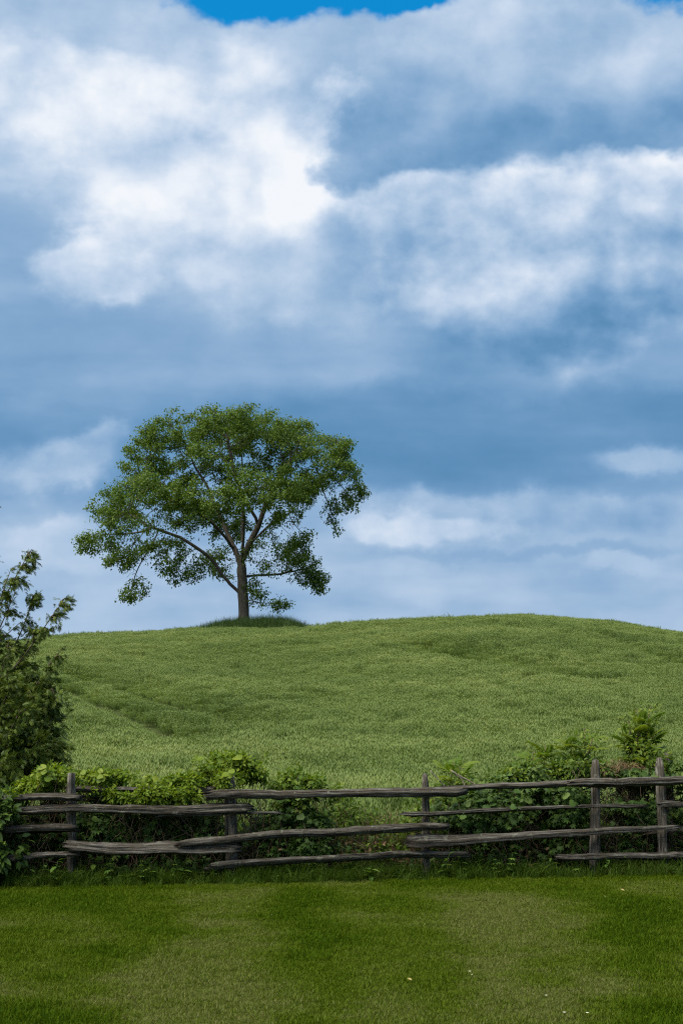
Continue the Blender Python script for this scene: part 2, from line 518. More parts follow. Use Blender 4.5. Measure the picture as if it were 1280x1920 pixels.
def instance_stuff(name, pts, protos, mat, rot, scale, idx, attrs, label, cat):
    """one object whose points carry copies of a few prototype meshes (grass, grain)"""
    me = mesh_of(name, pts, np.zeros((0, 3), int), None, {'rotv': rot, 'scalev': scale, **attrs})
    ia = me.attributes.new('pick', 'INT', 'POINT'); ia.data.foreach_set('value', np.asarray(idx, np.int32))
    o = obj(name, me, label=label, cat=cat, kind='stuff')
    me.materials.append(mat)
    g = bpy.data.node_groups.new(name + '_spread', 'GeometryNodeTree')
    g.interface.new_socket('Geometry', in_out='INPUT', socket_type='NodeSocketGeometry')
    g.interface.new_socket('Geometry', in_out='OUTPUT', socket_type='NodeSocketGeometry')
    N = g.nodes.new
    gi, go = N('NodeGroupInput'), N('NodeGroupOutput')
    jn = N('GeometryNodeJoinGeometry')
    for pm in reversed(protos):
        po = bpy.data.objects.new(pm.name, pm)       # mesh source only, never placed in the scene itself
        oi = N('GeometryNodeObjectInfo'); oi.inputs['Object'].default_value = po
        gti = N('GeometryNodeGeometryToInstance')
        g.links.new(oi.outputs['Geometry'], gti.inputs[0]); g.links.new(gti.outputs[0], jn.inputs[0])
    m2p = N('GeometryNodeMeshToPoints'); g.links.new(gi.outputs[0], m2p.inputs['Mesh'])
    def na(nm, ty):
        q = N('GeometryNodeInputNamedAttribute'); q.data_type = ty; q.inputs['Name'].default_value = nm; return q.outputs[0]
    ip = N('GeometryNodeInstanceOnPoints')
    g.links.new(m2p.outputs[0], ip.inputs['Points']); g.links.new(jn.outputs[0], ip.inputs['Instance'])
    ip.inputs['Pick Instance'].default_value = True
    g.links.new(na('pick', 'INT'), ip.inputs['Instance Index'])
    e2r = N('FunctionNodeEulerToRotation'); g.links.new(na('rotv', 'FLOAT_VECTOR'), e2r.inputs[0])
    g.links.new(e2r.outputs[0], ip.inputs['Rotation']); g.links.new(na('scalev', 'FLOAT_VECTOR'), ip.inputs['Scale'])
    g.links.new(ip.outputs[0], go.inputs[0])
    md = o.modifiers.new('spread', 'NODES'); md.node_group = g
    return o

# ================================================================== terrain
def fence_y(x):
    """the fence runs slightly away from the viewer towards the right"""
    return 16.75 + 0.19 * np.asarray(x, float)

SKY_U = np.array([-1500, -500, 0, 60, 110, 330, 480, 570, 640, 780, 930, 1020, 1150, 1280, 1500, 2500], float)
SKY_V = np.array([1260, 1226, 1206, 1201, 1194, 1182, 1179, 1177, 1171, 1162, 1155, 1157, 1167, 1187, 1225, 1290], float)
RIDGE_Y = 100.0
WHEAT_H = 0.80
_rx = np.array([at(u, v, RIDGE_Y)[0] for u, v in zip(SKY_U, SKY_V)])
_rz = np.array([at(u, v, RIDGE_Y)[2] for u, v in zip(SKY_U, SKY_V)]) - WHEAT_H
_gx = np.linspace(-120, 120, 961)
_gz = np.interp(_gx, _rx, _rz)
_k = np.hanning(25); _k /= _k.sum()
_gz = np.convolve(np.pad(_gz, 12, mode='edge'), _k, mode='valid')
TREE = at(458, 1163, 97.0)
def height(x, y, mound=True):
    x = np.asarray(x, float); y = np.asarray(y, float)
    y0 = fence_y(np.clip(x, -12, 12)) + 0.6
    R = np.interp(x * RIDGE_Y / np.clip(y, 50, 150), _gx, _gz) * 0.975   # the crest swings round the house side of the hill
    t = (y - y0) / (RIDGE_Y - y0)
    tc = np.clip(t, 0, 1)
    s = tc * tc * (3 - 2 * tc)
    back = np.clip(t - 1, 0, 30)
    s = np.where(t > 1, 1 - 0.75 * (back ** 2 / (back ** 2 + 0.9)), s)
    z = R * s
    # soft folds of the field
    w = np.clip((y - 30) / 30, 0, 1) * np.clip((112 - y) / 15, 0, 1)
    z = z + w * (0.28 * np.sin(x * 0.16 + y * 0.10) * 0.6 + (vnoise(x, y, 14, 2) - 0.5) * 0.5 + (vnoise(x, y, 5, 3) - 0.5) * 0.14)
    if not mound: return z
    # the grassy mound round the tree
    dx, dy = x - (TREE[0] + 0.5), y - TREE[1]
    z = z + (0.62 + .06 * dx) * np.exp(-(np.abs(dx) / 4.0) ** 4 - (dy / 3.2) ** 2)
    return z

def _fit_crest():
    """nudge the ridge heights until the crest stands as high as it should all along"""
    global _gz
    ys = np.linspace(60, 110, 101)
    for _ in range(6):
        c = []
        for u, v in zip(SKY_U[1:-1], SKY_V[1:-1]):
            q = at(u, v, 1.0); sx, se = q[0], q[2] - CAM_H
            x = sx * ys
            zz = height(x, ys, False) + WHEAT_H * .92
            el = (zz - CAM_H) / ys
            c.append(((se - el.max()) * RIDGE_Y, sx * RIDGE_Y))
        c = np.array(c)
        _gz = _gz + np.interp(_gx, c[:, 1], c[:, 0]) * .8
_fit_crest()

soil = new_mat('field_soil')
def _soil():
    t = soil.node_tree
    g = nd(t, 'ShaderNodeNewGeometry')
    n = nd(t, 'ShaderNodeTexNoise'); n.inputs['Scale'].default_value = 1.7; n.inputs['Detail'].default_value = 8
    t.links.new(g.outputs['Position'], n.inputs['Vector'])
    col = ramp_node(t, n.outputs[0], [(0.3, (.030, .040, .014)), (0.7, (.060, .075, .024))])
    p = nd(t, 'ShaderNodeBsdfPrincipled'); p.inputs['Roughness'].default_value = 0.95; p.inputs['Specular IOR Level'].default_value = 0.03
    t.links.new(col, p.inputs['Base Color'])
    b = nd(t, 'ShaderNodeBump'); b.inputs['Distance'].default_value = 0.05
    t.links.new(n.outputs[0], b.inputs['Height']); t.links.new(b.outputs[0], p.inputs['Normal'])
    o = nd(t, 'ShaderNodeOutputMaterial'); t.links.new(p.outputs[0], o.inputs['Surface'])
_soil()

def grid_mesh(name, xs, ys, zf, mat, attrs=None):
    Xg, Yg = np.meshgrid(xs, ys)
    Zg = zf(Xg, Yg)
    V = np.stack([Xg, Yg, Zg], -1).reshape(-1, 3)
    nx, ny = len(xs), len(ys)
    i = np.arange(ny - 1)[:, None] * nx + np.arange(nx - 1)[None]
    Q = np.stack([i, i + 1, i + nx + 1, i + nx], -1).reshape(-1, 4)
    at_ = {k: f(V[:, 0], V[:, 1]) for k, f in (attrs or {}).items()}
    return mesh_of(name, V, Q, mat, at_, smooth=True)

_xs = np.concatenate([-np.geomspace(2600, 62, 18), np.linspace(-58, 58, 117), np.geomspace(62, 2600, 18)])
_ys = np.concatenate([[-2000, -600, -150, -40, -10], np.linspace(0, 126, 127), np.geomspace(130, 4500, 26)])
obj('ground', grid_mesh('ground', _xs, _ys, height, soil), kind='structure', label='rising farm field ground rolling up to a rounded crest', cat='ground')

# ------------------------------------------------------------------ lawn
def lawn_tone(x, y):
    """0 lush dark green .. 1 pale worn green: mowing strips fanning away plus blotches with their own shapes"""
    s = x / (y + 3.0)
    edges = [(-.6, .45), (-.42, .2), (-.30, .35), (-.25, .2), (-.19, .15), (-.162, .42), (-.135, .18), (-.114, .25), (-.103, .60), (-.072, .64), (-.047, .58), (-.030, .28), (-.015, .24), (-.002, .48), (.024, .45), (.045, .32), (.062, .62), (.108, .66), (.130, .52), (.147, .16), (.171, .14), (.188, .42), (.24, .3), (.3, .5), (.5, .3)]
    sw = s + (vnoise(x, y, 1.6, 1) - .5) * .05 + (vnoise(x, y, .5, 14) - .5) * .02
    base = np.interp(sw, [e[0] for e in edges], [e[1] for e in edges])
    blot = (vnoise(x, y, 1.5, 4) - .5) * .62 + (vnoise(x, y, .5, 5) - .5) * .34 + (vnoise(x, y, .18, 6) - .5) * .22
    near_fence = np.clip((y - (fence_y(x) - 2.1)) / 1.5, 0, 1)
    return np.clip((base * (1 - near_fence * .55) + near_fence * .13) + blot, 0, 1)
def lawn_dry(x, y):
    """straw showing through in worn patches"""
    d = np.clip((vnoise(x, y, 1.1, 8) * .6 + vnoise(x, y, .3, 9) * .4 - .56) * 4.2, 0, 1)
    return d * np.clip((15.6 - y) / 2.5, 0, 1)

lawn_soil = new_mat('lawn_thatch')
def _lawn():
    t = lawn_soil.node_tree
    a = nd(t, 'ShaderNodeAttribute', attribute_name='tone')
    g = nd(t, 'ShaderNodeNewGeometry')
    n = nd(t, 'ShaderNodeTexNoise'); n.inputs['Scale'].default_value = 24; n.inputs['Detail'].default_value = 6
    t.links.new(g.outputs['Position'], n.inputs['Vector'])
    col = ramp_node(t, (X(t, n.outputs[0]) * 0.7 + X(t, a.outputs['Fac']) * 0.4).k, [(0.25, (.014, .026, .002)), (0.55, (.036, .052, .005)), (0.9, (.075, .072, .022))])
    p = nd(t, 'ShaderNodeBsdfPrincipled'); p.inputs['Roughness'].default_value = 0.95; p.inputs['Specular IOR Level'].default_value = 0.03
    t.links.new(col, p.inputs['Base Color'])
    o = nd(t, 'ShaderNodeOutputMaterial'); t.links.new(p.outputs[0], o.inputs['Surface'])
_lawn()
def lawn_z(x, y): return 0.004 + 0.03 * (vnoise(x, y, 2.5, 12) - .5) * 0 + 0 * x
_lx = np.linspace(-14, 14, 113); _ly = np.linspace(-6, 1, 113)
Xg, Tg = np.meshgrid(_lx, np.linspace(0, 1, 113))
Yg = -6 + Tg * (fence_y(Xg) + 0.35 + 6)
_V = np.stack([Xg, Yg, 0.02 + 0 * Xg], -1).reshape(-1, 3)
_i = np.arange(112)[:, None] * 113 + np.arange(112)[None]
_Q = np.stack([_i, _i + 1, _i + 114, _i + 113], -1).reshape(-1, 4)
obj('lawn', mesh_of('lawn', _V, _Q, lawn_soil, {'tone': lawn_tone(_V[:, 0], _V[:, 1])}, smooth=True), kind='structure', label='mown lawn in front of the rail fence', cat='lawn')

def grass_tuft(name, n, rad, h0, h1, w, lean, seed, seg=2):
    r = np.random.default_rng(seed)
    V, Fa, A, o = [], [], [], 0
    for _ in range(n):
        a = r.random() * 6.283; q = rad * math.sqrt(r.random())
        p = np.array([q * math.cos(a), q * math.sin(a), 0])
        h = h0 + (h1 - h0) * r.random() ** 1.3
        b = r.random() * 6.283; L = lean * h * (.3 + r.random())
        dv = np.array([math.cos(b) * L, math.sin(b) * L, 0])
        sd = np.array([-math.sin(b + r.normal() * .6), math.cos(b), 0]) * w * (.6 + .7 * r.random())
        pts = [p, p + dv * .35 + [0, 0, h * .6], p + dv + [0, 0, h * (.92 if L < h else .75)]]
        V += [pts[0] - sd, pts[0] + sd, pts[1] - sd * .8, pts[1] + sd * .8, pts[2]]
        Fa += [[o, o + 1, o + 3], [o, o + 3, o + 2], [o + 2, o + 3, o + 4]]
        c = r.random(); A += [c] * 5; o += 5
    return np.array(V), np.array(Fa), np.array(A)

lawn_mat = leaf_mat('lawn_blades', [(0.0, (.018, .048, .001)), (0.30, (.050, .086, .0015)), (0.60, (.082, .116, .009)), (0.8, (.110, .134, .034)), (1.0, (.165, .158, .060))], translucent=0.30, rough=0.7, instancer='tone', spec=0.04)
def build_lawn_grass():
    r = np.random.default_rng(21)
    protos = []
    for k in range(5):
        v, f, a = grass_tuft('lawn_tuft', 170, .13, .013, .037, .0022, .9, 100 + k)
        protos.append(mesh_of('lawn_tuft', v, f, lawn_mat, {'rnd': a}))
    pts = []
    for y in np.arange(7.2, 18.2, 0.085):
        w = y * .255 + 1.5
        n = int(2 * w / 0.088)
        xx = np.linspace(-w, w, n) + r.uniform(-.05, .05, n)
        yy = y + r.uniform(-.05, .05, n)
        k = yy < fence_y(xx) - 0.10
        pts.append(np.stack([xx[k], yy[k]], 1))
    p = np.concatenate(pts); x, y = p[:, 0], p[:, 1]
    n = len(p)
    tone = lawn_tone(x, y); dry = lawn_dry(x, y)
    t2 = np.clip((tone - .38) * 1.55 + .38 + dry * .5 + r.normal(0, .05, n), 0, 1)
    sc = (1.12 - .42 * tone) * r.uniform(.8, 1.2, n) * (1 - .25 * dry)
    lean = (tone - .45) * .5
    rot = np.stack([lean + r.normal(0, .1, n), r.normal(0, .1, n), np.where(np.abs(lean) > .05, r.normal(0, .6, n), r.random(n) * 6.28) + (r.integers(0, 2, n) * 0)], 1)
    rot[:, 2] = r.random(n) * 6.28
    P = np.stack([x, y, np.full(n, .02)], 1)
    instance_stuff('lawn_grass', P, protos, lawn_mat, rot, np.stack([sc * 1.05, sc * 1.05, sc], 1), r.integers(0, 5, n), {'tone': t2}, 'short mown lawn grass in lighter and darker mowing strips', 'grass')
build_lawn_grass()

# ------------------------------------------------------------------ wheat
def wheat_clump(n, rad, seed):
    r = np.random.default_rng(seed)
    V, Fa, A, o = [], [], [], 0
    def add(v, f, a):
        nonlocal o
        V.extend(v); Fa.extend([[q + o for q in t] for t in f]); A.extend([a] * len(v)); o += len(v)
    for _ in range(n):
        a = r.random() * 6.283; q = rad * math.sqrt(r.random())
        p = np.array([q * math.cos(a), q * math.sin(a), 0])
        h = .62 + .16 * r.random()
        b = r.random() * 6.283
        tip = p + np.array([math.cos(b) * .06, math.sin(b) * .06, h])
        sd = np.array([-math.sin(b), math.cos(b), 0]) * .003
        c = r.random()
        add([p - sd, p + sd, tip + sd, tip - sd], [[0, 1, 2], [0, 2, 3]], .15 + .2 * c)
        # ear
        e = tip + np.array([math.cos(b) * .02, math.sin(b) * .02, .10])
        m1 = tip + (e - tip) * .4
        s2 = np.array([math.cos(b), math.sin(b), 0])
        wd = .009
        add([tip, m1 + sd / .003 * wd, m1 + s2 * wd, m1 - sd / .003 * wd, m1 - s2 * wd, e], [[0, 1, 2], [0, 2, 3], [0, 3, 4], [0, 4, 1], [5, 2, 1], [5, 3, 2], [5, 4, 3], [5, 1, 4]], .62 + .38 * c)
        for k in range(4):
            hs = (.40, .58, .74, .90)[k] * h
            bb = r.random() * 6.283
            ln = (.26, .26, .22, .17)[k] * (.8 + .5 * r.random())
            dv = np.array([math.cos(bb), math.sin(bb), 0])
            s3 = np.array([-dv[1], dv[0], 0]) * .0055
            base = p + (tip - p) * (hs / h)
            m = base + dv * ln * .20 + [0, 0, ln * .66]
            en = base + dv * ln * (.38 + .3 * r.random()) + [0, 0, ln * (.75 + .45 * r.random())]
            add([base - s3 * .6, base + s3 * .6, m + s3, m - s3, en], [[0, 1, 2], [0, 2, 3], [3, 2, 4]], .18 + .45 * r.random())
    return np.array(V), np.array(Fa), np.array(A)

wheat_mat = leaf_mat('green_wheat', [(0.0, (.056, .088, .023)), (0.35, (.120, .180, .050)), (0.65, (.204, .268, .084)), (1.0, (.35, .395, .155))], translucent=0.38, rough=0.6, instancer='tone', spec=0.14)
# wheel tracks of the sprayer, as polylines over the ground (x, y)
def hit(u, v):
    """ground point (under the crop) seen through a pixel"""
    ys = np.linspace(19, 104, 1200)
    P = np.array([at(u, v, q) for q in ys])
    k = np.argmax(height(P[:, 0], ys) + .55 > P[:, 2])
    return P[k, 0], ys[k]
TRACKS = [
    [(100, 1275), (150, 1292), (230, 1322), (300, 1352), (372, 1390)],
    [(150, 1262), (230, 1280), (330, 1308), (430, 1338), (500, 1364)],
    [(1120, 1188), (1180, 1206), (1230, 1222), (1290, 1246)],
    [(790, 1206), (860, 1222), (940, 1240), (1010, 1256), (1100, 1268)],
]
TRACKS = [np.array([hit(*q) for q in tr]) for tr in TRACKS]
def track_dist(x, y):
    p = np.stack([x, y], 1); d = np.full(len(x), 99.0)
    for tr in TRACKS:
        for a, b in zip(tr[:-1], tr[1:]):
            ab = b - a
            t = np.clip(((p - a) @ ab) / (ab @ ab), 0, 1)
            d = np.minimum(d, np.linalg.norm(p - a - t[:, None] * ab, axis=1))
    return d
def mound_mask(x, y):
    dx, dy = x - (TREE[0] + 0.0), y - TREE[1]
    return np.exp(-(np.abs(dx) / 4.4) ** 4 - (dy / 3.6) ** 4)
def build_wheat():
    r = np.random.default_rng(31)
    protos = []
    for k in range(6):
        v, f, a = wheat_clump(44, .27, 200 + k)
        protos.append(mesh_of('wheat_clump', v, f, wheat_mat, {'rnd': a}))
    pts = []
    y = 17.4
    while y < 113:
        st = .29 + .0020 * (y - 17)
        w = y * .25 + 3.2
        n = int(2 * w / st)
        pts.append(np.stack([np.linspace(-w, w, n) + r.uniform(-.15, .15, n), y + r.uniform(-.15, .15, n)], 1))
        y += st
    p = np.concatenate(pts); x, y = p[:, 0], p[:, 1]
    td = track_dist(x, y)
    keep = (y > fence_y(x) + 1.5 + .5 * vnoise(x, y, .8, 2)) & (td > .5) & (mound_mask(x, y) < .45)
    x, y = x[keep], y[keep]; n = len(x)
    tone = .42 + (vnoise(x, y, 9, 3) - .5) * .45 + (vnoise(x * .35, y, 2.2, 5) - .5) * .5 + (vnoise(x, y, .8, 6) - .5) * .25 + r.normal(0, .09, n)
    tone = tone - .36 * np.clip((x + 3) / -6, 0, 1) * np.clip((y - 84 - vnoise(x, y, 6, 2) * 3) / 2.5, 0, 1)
    # tone drops past the left crest: shade of a second fold painted in
    hs = .90 + .30 * (vnoise(x, y, 3.0, 7) - .5) + .2 * (vnoise(x, y, .6, 9) - .5) + r.normal(0, .07, n)
    td = track_dist(x, y)
    hs *= np.clip(.38 + (td - .5) * .62, 0, 1)
    tone = tone - .25 * np.exp(-(td / 1.0) ** 2)   # darker tone along the wheel tracks so the lines read
    s = 1 + .0045 * (y - 17)
    rot = np.stack([r.normal(0, .09, n), r.normal(0, .09, n), r.random(n) * 6.28], 1)
    P = np.stack([x, y, height(x, y) - .02], 1)
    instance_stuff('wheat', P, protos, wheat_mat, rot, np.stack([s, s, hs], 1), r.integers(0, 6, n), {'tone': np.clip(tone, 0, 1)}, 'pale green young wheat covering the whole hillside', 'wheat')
    print('wheat clumps', n)
build_wheat()

# tall rank grass on the mound under the tree
tall_mat = leaf_mat('rank_grass', [(0.0, (.040, .085, .022)), (0.5, (.085, .145, .040)), (1.0, (.21, .22, .095))], translucent=0.35, instancer='tone')
def build_mound_grass():
    r = np.random.default_rng(41)
    protos = []
    for k in range(4):
        v, f, a = grass_tuft('tall_tuft', 60, .22, .45, 1.1, .010, .35, 300 + k)
        protos.append(mesh_of('tall_tuft', v, f, tall_mat, {'rnd': a}))
    n = 7000
    x = TREE[0] + r.uniform(-6.5, 6.5, n); y = TREE[1] + r.uniform(-4.6, 4.6, n)
    k = r.random(n) < mound_mask(x, y) * 1.6 + .10 * np.exp(-((x - TREE[0] - 4.6) / 1.0) ** 2)
    x, y = x[k], y[k]; n = len(x)
    sc = (.5 + .65 * mound_mask(x, y)) * r.uniform(.55, 1.35, n) * (1 + .04 * (x - TREE[0]))
    tone = np.clip(.25 + r.normal(0, .1, n) + .5 * (x < TREE[0] - 3.6) + .4 * (x > TREE[0] + 4.2), 0, 1)
    rot = np.stack([r.normal(0, .2, n), r.normal(.12, .2, n), r.random(n) * 6.28], 1)
    P = np.stack([x, y, height(x, y) - .02], 1)
    instance_stuff('tall_grass', P, protos, tall_mat, rot, np.stack([sc, sc, sc], 1), r.integers(0, 4, n), {'tone': tone}, 'dark uncut tall grass on the mound round the tree foot', 'grass')
build_mound_grass()

# ================================================================== split-rail fence
wood_mat = new_mat('weathered_cedar_rail')
post_mat = new_mat('weathered_cedar_post')
def _wood(wm, gain):
    t = wm.node_tree
    def G(c): return tuple(min(q * gain, .5) for q in c)
    a = nd(t, 'ShaderNodeAttribute', attribute_name='grain')
    r = nd(t, 'ShaderNodeObjectInfo')
    n = nd(t, 'ShaderNodeTexNoise'); n.inputs['Scale'].default_value = 1.0; n.inputs['Detail'].default_value = 7; n.inputs['Roughness'].default_value = 0.7
    mp = nd(t, 'ShaderNodeMapping'); mp.inputs['Scale'].default_value = (2.2, 60, 60)
    t.links.new(a.outputs['Vector'], mp.inputs['Vector']); t.links.new(mp.outputs[0], n.inputs['Vector'])
    n2 = nd(t, 'ShaderNodeTexNoise'); n2.inputs['Scale'].default_value = 7; n2.inputs['Detail'].default_value = 5
    t.links.new(a.outputs['Vector'], n2.inputs['Vector'])
    col = ramp_node(t, n.outputs[0], [(0.40, G((.010, .008, .006))), (0.47, G((.048, .041, .031))), (0.56, G((.100, .093, .080))), (0.70, G((.22, .20, .17)))])
    m1 = nd(t, 'ShaderNodeMix', data_type='RGBA'); m1.inputs[7].default_value = (.066, .056, .042, 1)
    t.links.new((X(t, n2.outputs[0]).smooth(.42, .7) * .8).k, m1.inputs['Factor']); t.links.new(col, m1.inputs[6])
    n3 = nd(t, 'ShaderNodeTexNoise'); n3.inputs['Scale'].default_value = 16; n3.inputs['Detail'].default_value = 4
    t.links.new(a.outputs['Vector'], n3.inputs['Vector'])
    m2 = nd(t, 'ShaderNodeMix', data_type='RGBA'); m2.inputs[7].default_value = (.26, .27, .20, 1)
    t.links.new((X(t, n3.outputs[0]).smooth(.62, .70) * .4).k, m2.inputs['Factor']); t.links.new(m1.outputs[2], m2.inputs[6])
    p = nd(t, 'ShaderNodeBsdfPrincipled'); p.inputs['Roughness'].default_value = .9; p.inputs['Specular IOR Level'].default_value = .15
    t.links.new(m2.outputs[2], p.inputs['Base Color'])
    b = nd(t, 'ShaderNodeBump'); b.inputs['Strength'].default_value = .9; b.inputs['Distance'].default_value = .02
    t.links.new(n.outputs[0], b.inputs['Height']); t.links.new(b.outputs[0], p.inputs['Normal'])
    o = nd(t, 'ShaderNodeOutputMaterial'); t.links.new(p.outputs[0], o.inputs['Surface'])
_wood(wood_mat, 1.3)
_wood(post_mat, 1.55)

FENCE_BASE = np.array([0.0, float(fence_y(0.0)), 0.0])
fence = empty('rail_fence', FENCE_BASE, 'weathered grey split-rail cedar fence between the lawn and the wheat field', 'fence')

def timber(name, path, rad, seed, sides=11, split=0.0, flat=1.0, taper_end=True, vertical=False):
    """a cleft log: uneven section with checks running along the grain and ragged ends"""
    r = np.random.default_rng(seed)
    n = len(path)
    tng = norm(np.gradient(path, axis=0))
    up = np.array([0, 0, 1.0]) if not vertical else np.array([0, -1.0, 0])
    sd = norm(np.cross(tng, up)); nn = np.cross(sd, tng)
    th = np.linspace(0, 2 * np.pi, sides, endpoint=False) + r.random() * 1
    sec = 1 + .13 * r.standard_normal(sides) + .18 * np.cos(3 * th + r.random() * 6)
    deep = r.integers(0, sides, max(3, sides // 4)); sec[deep] *= .60
    s = np.linspace(0, 1, n)
    rr = rad[:, None] * sec[None] * (1 + .05 * r.standard_normal((n, sides)))
    for q in deep: rr[:, q] *= np.interp(np.arange(n), np.linspace(0, n - 1, 7), r.uniform(.55, 1.35, 7))
    drift = np.cumsum(r.standard_normal((n, sides)) * .04, axis=0)
    rr = rr * (1 + drift - drift.mean())
    V = path[:, None] + rr[..., None] * (np.cos(th)[None, :, None] * sd[:, None] * 1.0 + np.sin(th)[None, :, None] * nn[:, None] * flat)
    seglen = np.linalg.norm(path[-1] - path[0])
    if taper_end:
        for e, sg in ((0, -1), (n - 1, 1)):
            V[e] += (tng[e] * sg)[None] * (r.random(sides) ** 2 * .11)[:, None]
            c = V[e].mean(0); V[e] = c + (V[e] - c) * (.55 + .4 * r.random(sides))[:, None]
    grain = np.stack([np.repeat((s * seglen)[:, None], sides, 1) + seed * 3.1, np.cos(th)[None] * rr * 1.0 + 0 * s[:, None], np.sin(th)[None] * rr + 0 * s[:, None]], -1)
    i = np.arange(n - 1)[:, None] * sides; j = np.arange(sides)[None]; k = (j + 1) % sides
    Q = np.stack([i + j, i + k, i + sides + k, i + sides + j], -1).reshape(-1, 4)
    V = V.reshape(-1, 3); grain = grain.reshape(-1, 3)
    c0 = path[0] + tng[0] * .02; c1 = path[-1] - tng[-1] * .02
    if not taper_end: c0, c1 = path[0], path[-1] + tng[-1] * rad[-1] * .25
    V = np.vstack([V, c0, c1]); grain = np.vstack([grain, grain[0], grain[-1]])
    j = np.arange(sides); k = (j + 1) % sides
    T = np.vstack([np.stack([k, j, np.full(sides, n * sides)], 1), np.stack([(n - 1) * sides + j, (n - 1) * sides + k, np.full(sides, n * sides + 1)], 1)])
    me = mesh_of(name, V - FENCE_BASE, [Q, T], post_mat if vertical else wood_mat, {'grain': grain})
    return obj(name, me, fence)

def on_fence(u, v, off=0.0):
    Y = 16.75
    for _ in range(4):
        Y = float(fence_y(at(u, v, Y)[0])) + off
    return at(u, v, Y)

# posts: (u top, v top, u foot, v foot, width px, distance behind the fence line)
POSTS = [(-190, 1452, -188, 1652, 17, 0), (132, 1450, 134, 1650, 16, 0), (433, 1456, 437, 1644, 17, 0), (424, 1462, 428, 1640, 10, .16),
         (796, 1451, 797, 1640, 16, 0), (1117, 1425, 1114, 1628, 19, 0), (1235, 1421, 1242, 1632, 19, 0.0), (1251, 1412, 1254, 1622, 19, .55), (1530, 1430, 1532, 1630, 18, 0)]
def build_posts():
    for k, (u0, v0, u1, v1, w, off) in enumerate(POSTS):
        top, ft = on_fence(u0, v0, off), on_fence(u1, v1, off)
        ft[2] = -.12
        path = spline([ft, ft + (top - ft) * .45 + np.array([.008, 0, 0]), top], 16)
        rad = np.full(16, w / 2 / 158.0) * np.linspace(1.06, .97, 16)
        rad[-1] *= .60 if k not in (1, 7) else .9
        rad[-2] *= .92
        timber('post', path, rad, 500 + k, sides=11, flat=.92, taper_end=False, vertical=True)
build_posts()

# rails: control pixels, thickness px at both ends, distance in front (-) or behind (+) the posts
RAILS = [
    ([(-330, 1500), (-180, 1502), (0, 1499), (70, 1495), (149, 1494)], 11, 11, -.115),
    ([(40, 1520), (135, 1518), (250, 1521), (360, 1522), (468, 1517)], 13, 14, -.125),
    ([(300, 1528), (420, 1526), (522, 1523)], 7, 4, -.10),
    ([(-260, 1556), (-60, 1555), (30, 1552), (137, 1551)], 12, 12, -.12),
    ([(-200, 1620), (5, 1614), (70, 1609), (146, 1605)], 13, 9, -.12),
    ([(127, 1585), (210, 1592), (330, 1592), (445, 1590)], 17, 19, -.13),
    ([(130, 1480), (200, 1479), (245, 1478), (330, 1480), (400, 1477)], 10, 10, .12),
    ([(392, 1490), (480, 1486), (600, 1486), (740, 1486), (869, 1484)], 14, 14, -.12),
    ([(340, 1582), (430, 1573), (540, 1563), (640, 1559), (740, 1554), (836, 1552)], 12, 13, -.17),
    ([(396, 1624), (500, 1616), (640, 1608), (760, 1601), (874, 1600)], 11, 10, -.12),
    ([(805, 1480), (900, 1476), (1010, 1470), (1080, 1466), (1130, 1468)], 8, 11, -.10),
    ([(1072, 1468), (1130, 1468), (1200, 1467), (1290, 1465), (1420, 1464), (1560, 1466)], 14, 14, -.16),
    ([(758, 1525), (850, 1522), (950, 1516), (1040, 1514), (1110, 1513), (1204, 1515)], 8, 6, -.12),
    ([(770, 1580), (850, 1577), (960, 1569), (1100, 1559), (1190, 1556), (1268, 1552)], 21, 7, -.13),
    ([(1236, 1507), (1290, 1508), (1400, 1510), (1550, 1508)], 11, 11, -.11),
    ([(1050, 1607), (1130, 1606), (1240, 1605), (1300, 1603), (1480, 1602)], 12, 12, -.13),
    ([(1215, 1560), (1300, 1556), (1430, 1554), (1560, 1556)], 11, 11, .11),
]
def build_rails():
    r = np.random.default_rng(61)
    for k, (ct, w0, w1, off) in enumerate(RAILS):
        P = spline([on_fence(u, v, off) for u, v in ct], 30)
        P[:, 2] += np.cumsum(r.normal(0, .0035, 30)); P[:, 1] += r.normal(0, .004, 30)
        rad = np.linspace(w0, w1, 30) / 2 / 158.0 * (1 + .06 * np.sin(np.linspace(0, 9, 30) + k))
        timber('rail', P, rad, 540 + k, sides=20, flat=1.02)
build_rails()

# ================================================================== the elm on the hill
elm_bark = bark_mat('elm_bark', [(0.3, (.036, .031, .024)), (0.55, (.085, .074, .058)), (0.8, (.16, .145, .115))], (4, 4, .8), .9, dist=.05)
elm_leaf = leaf_mat('elm_leaves', [(0.0, (.045, .090, .010)), (0.5, (.092, .158, .017)), (1.0, (.165, .22, .034))], translucent=0.32, noise_scale=.55, noise_amt=.6)

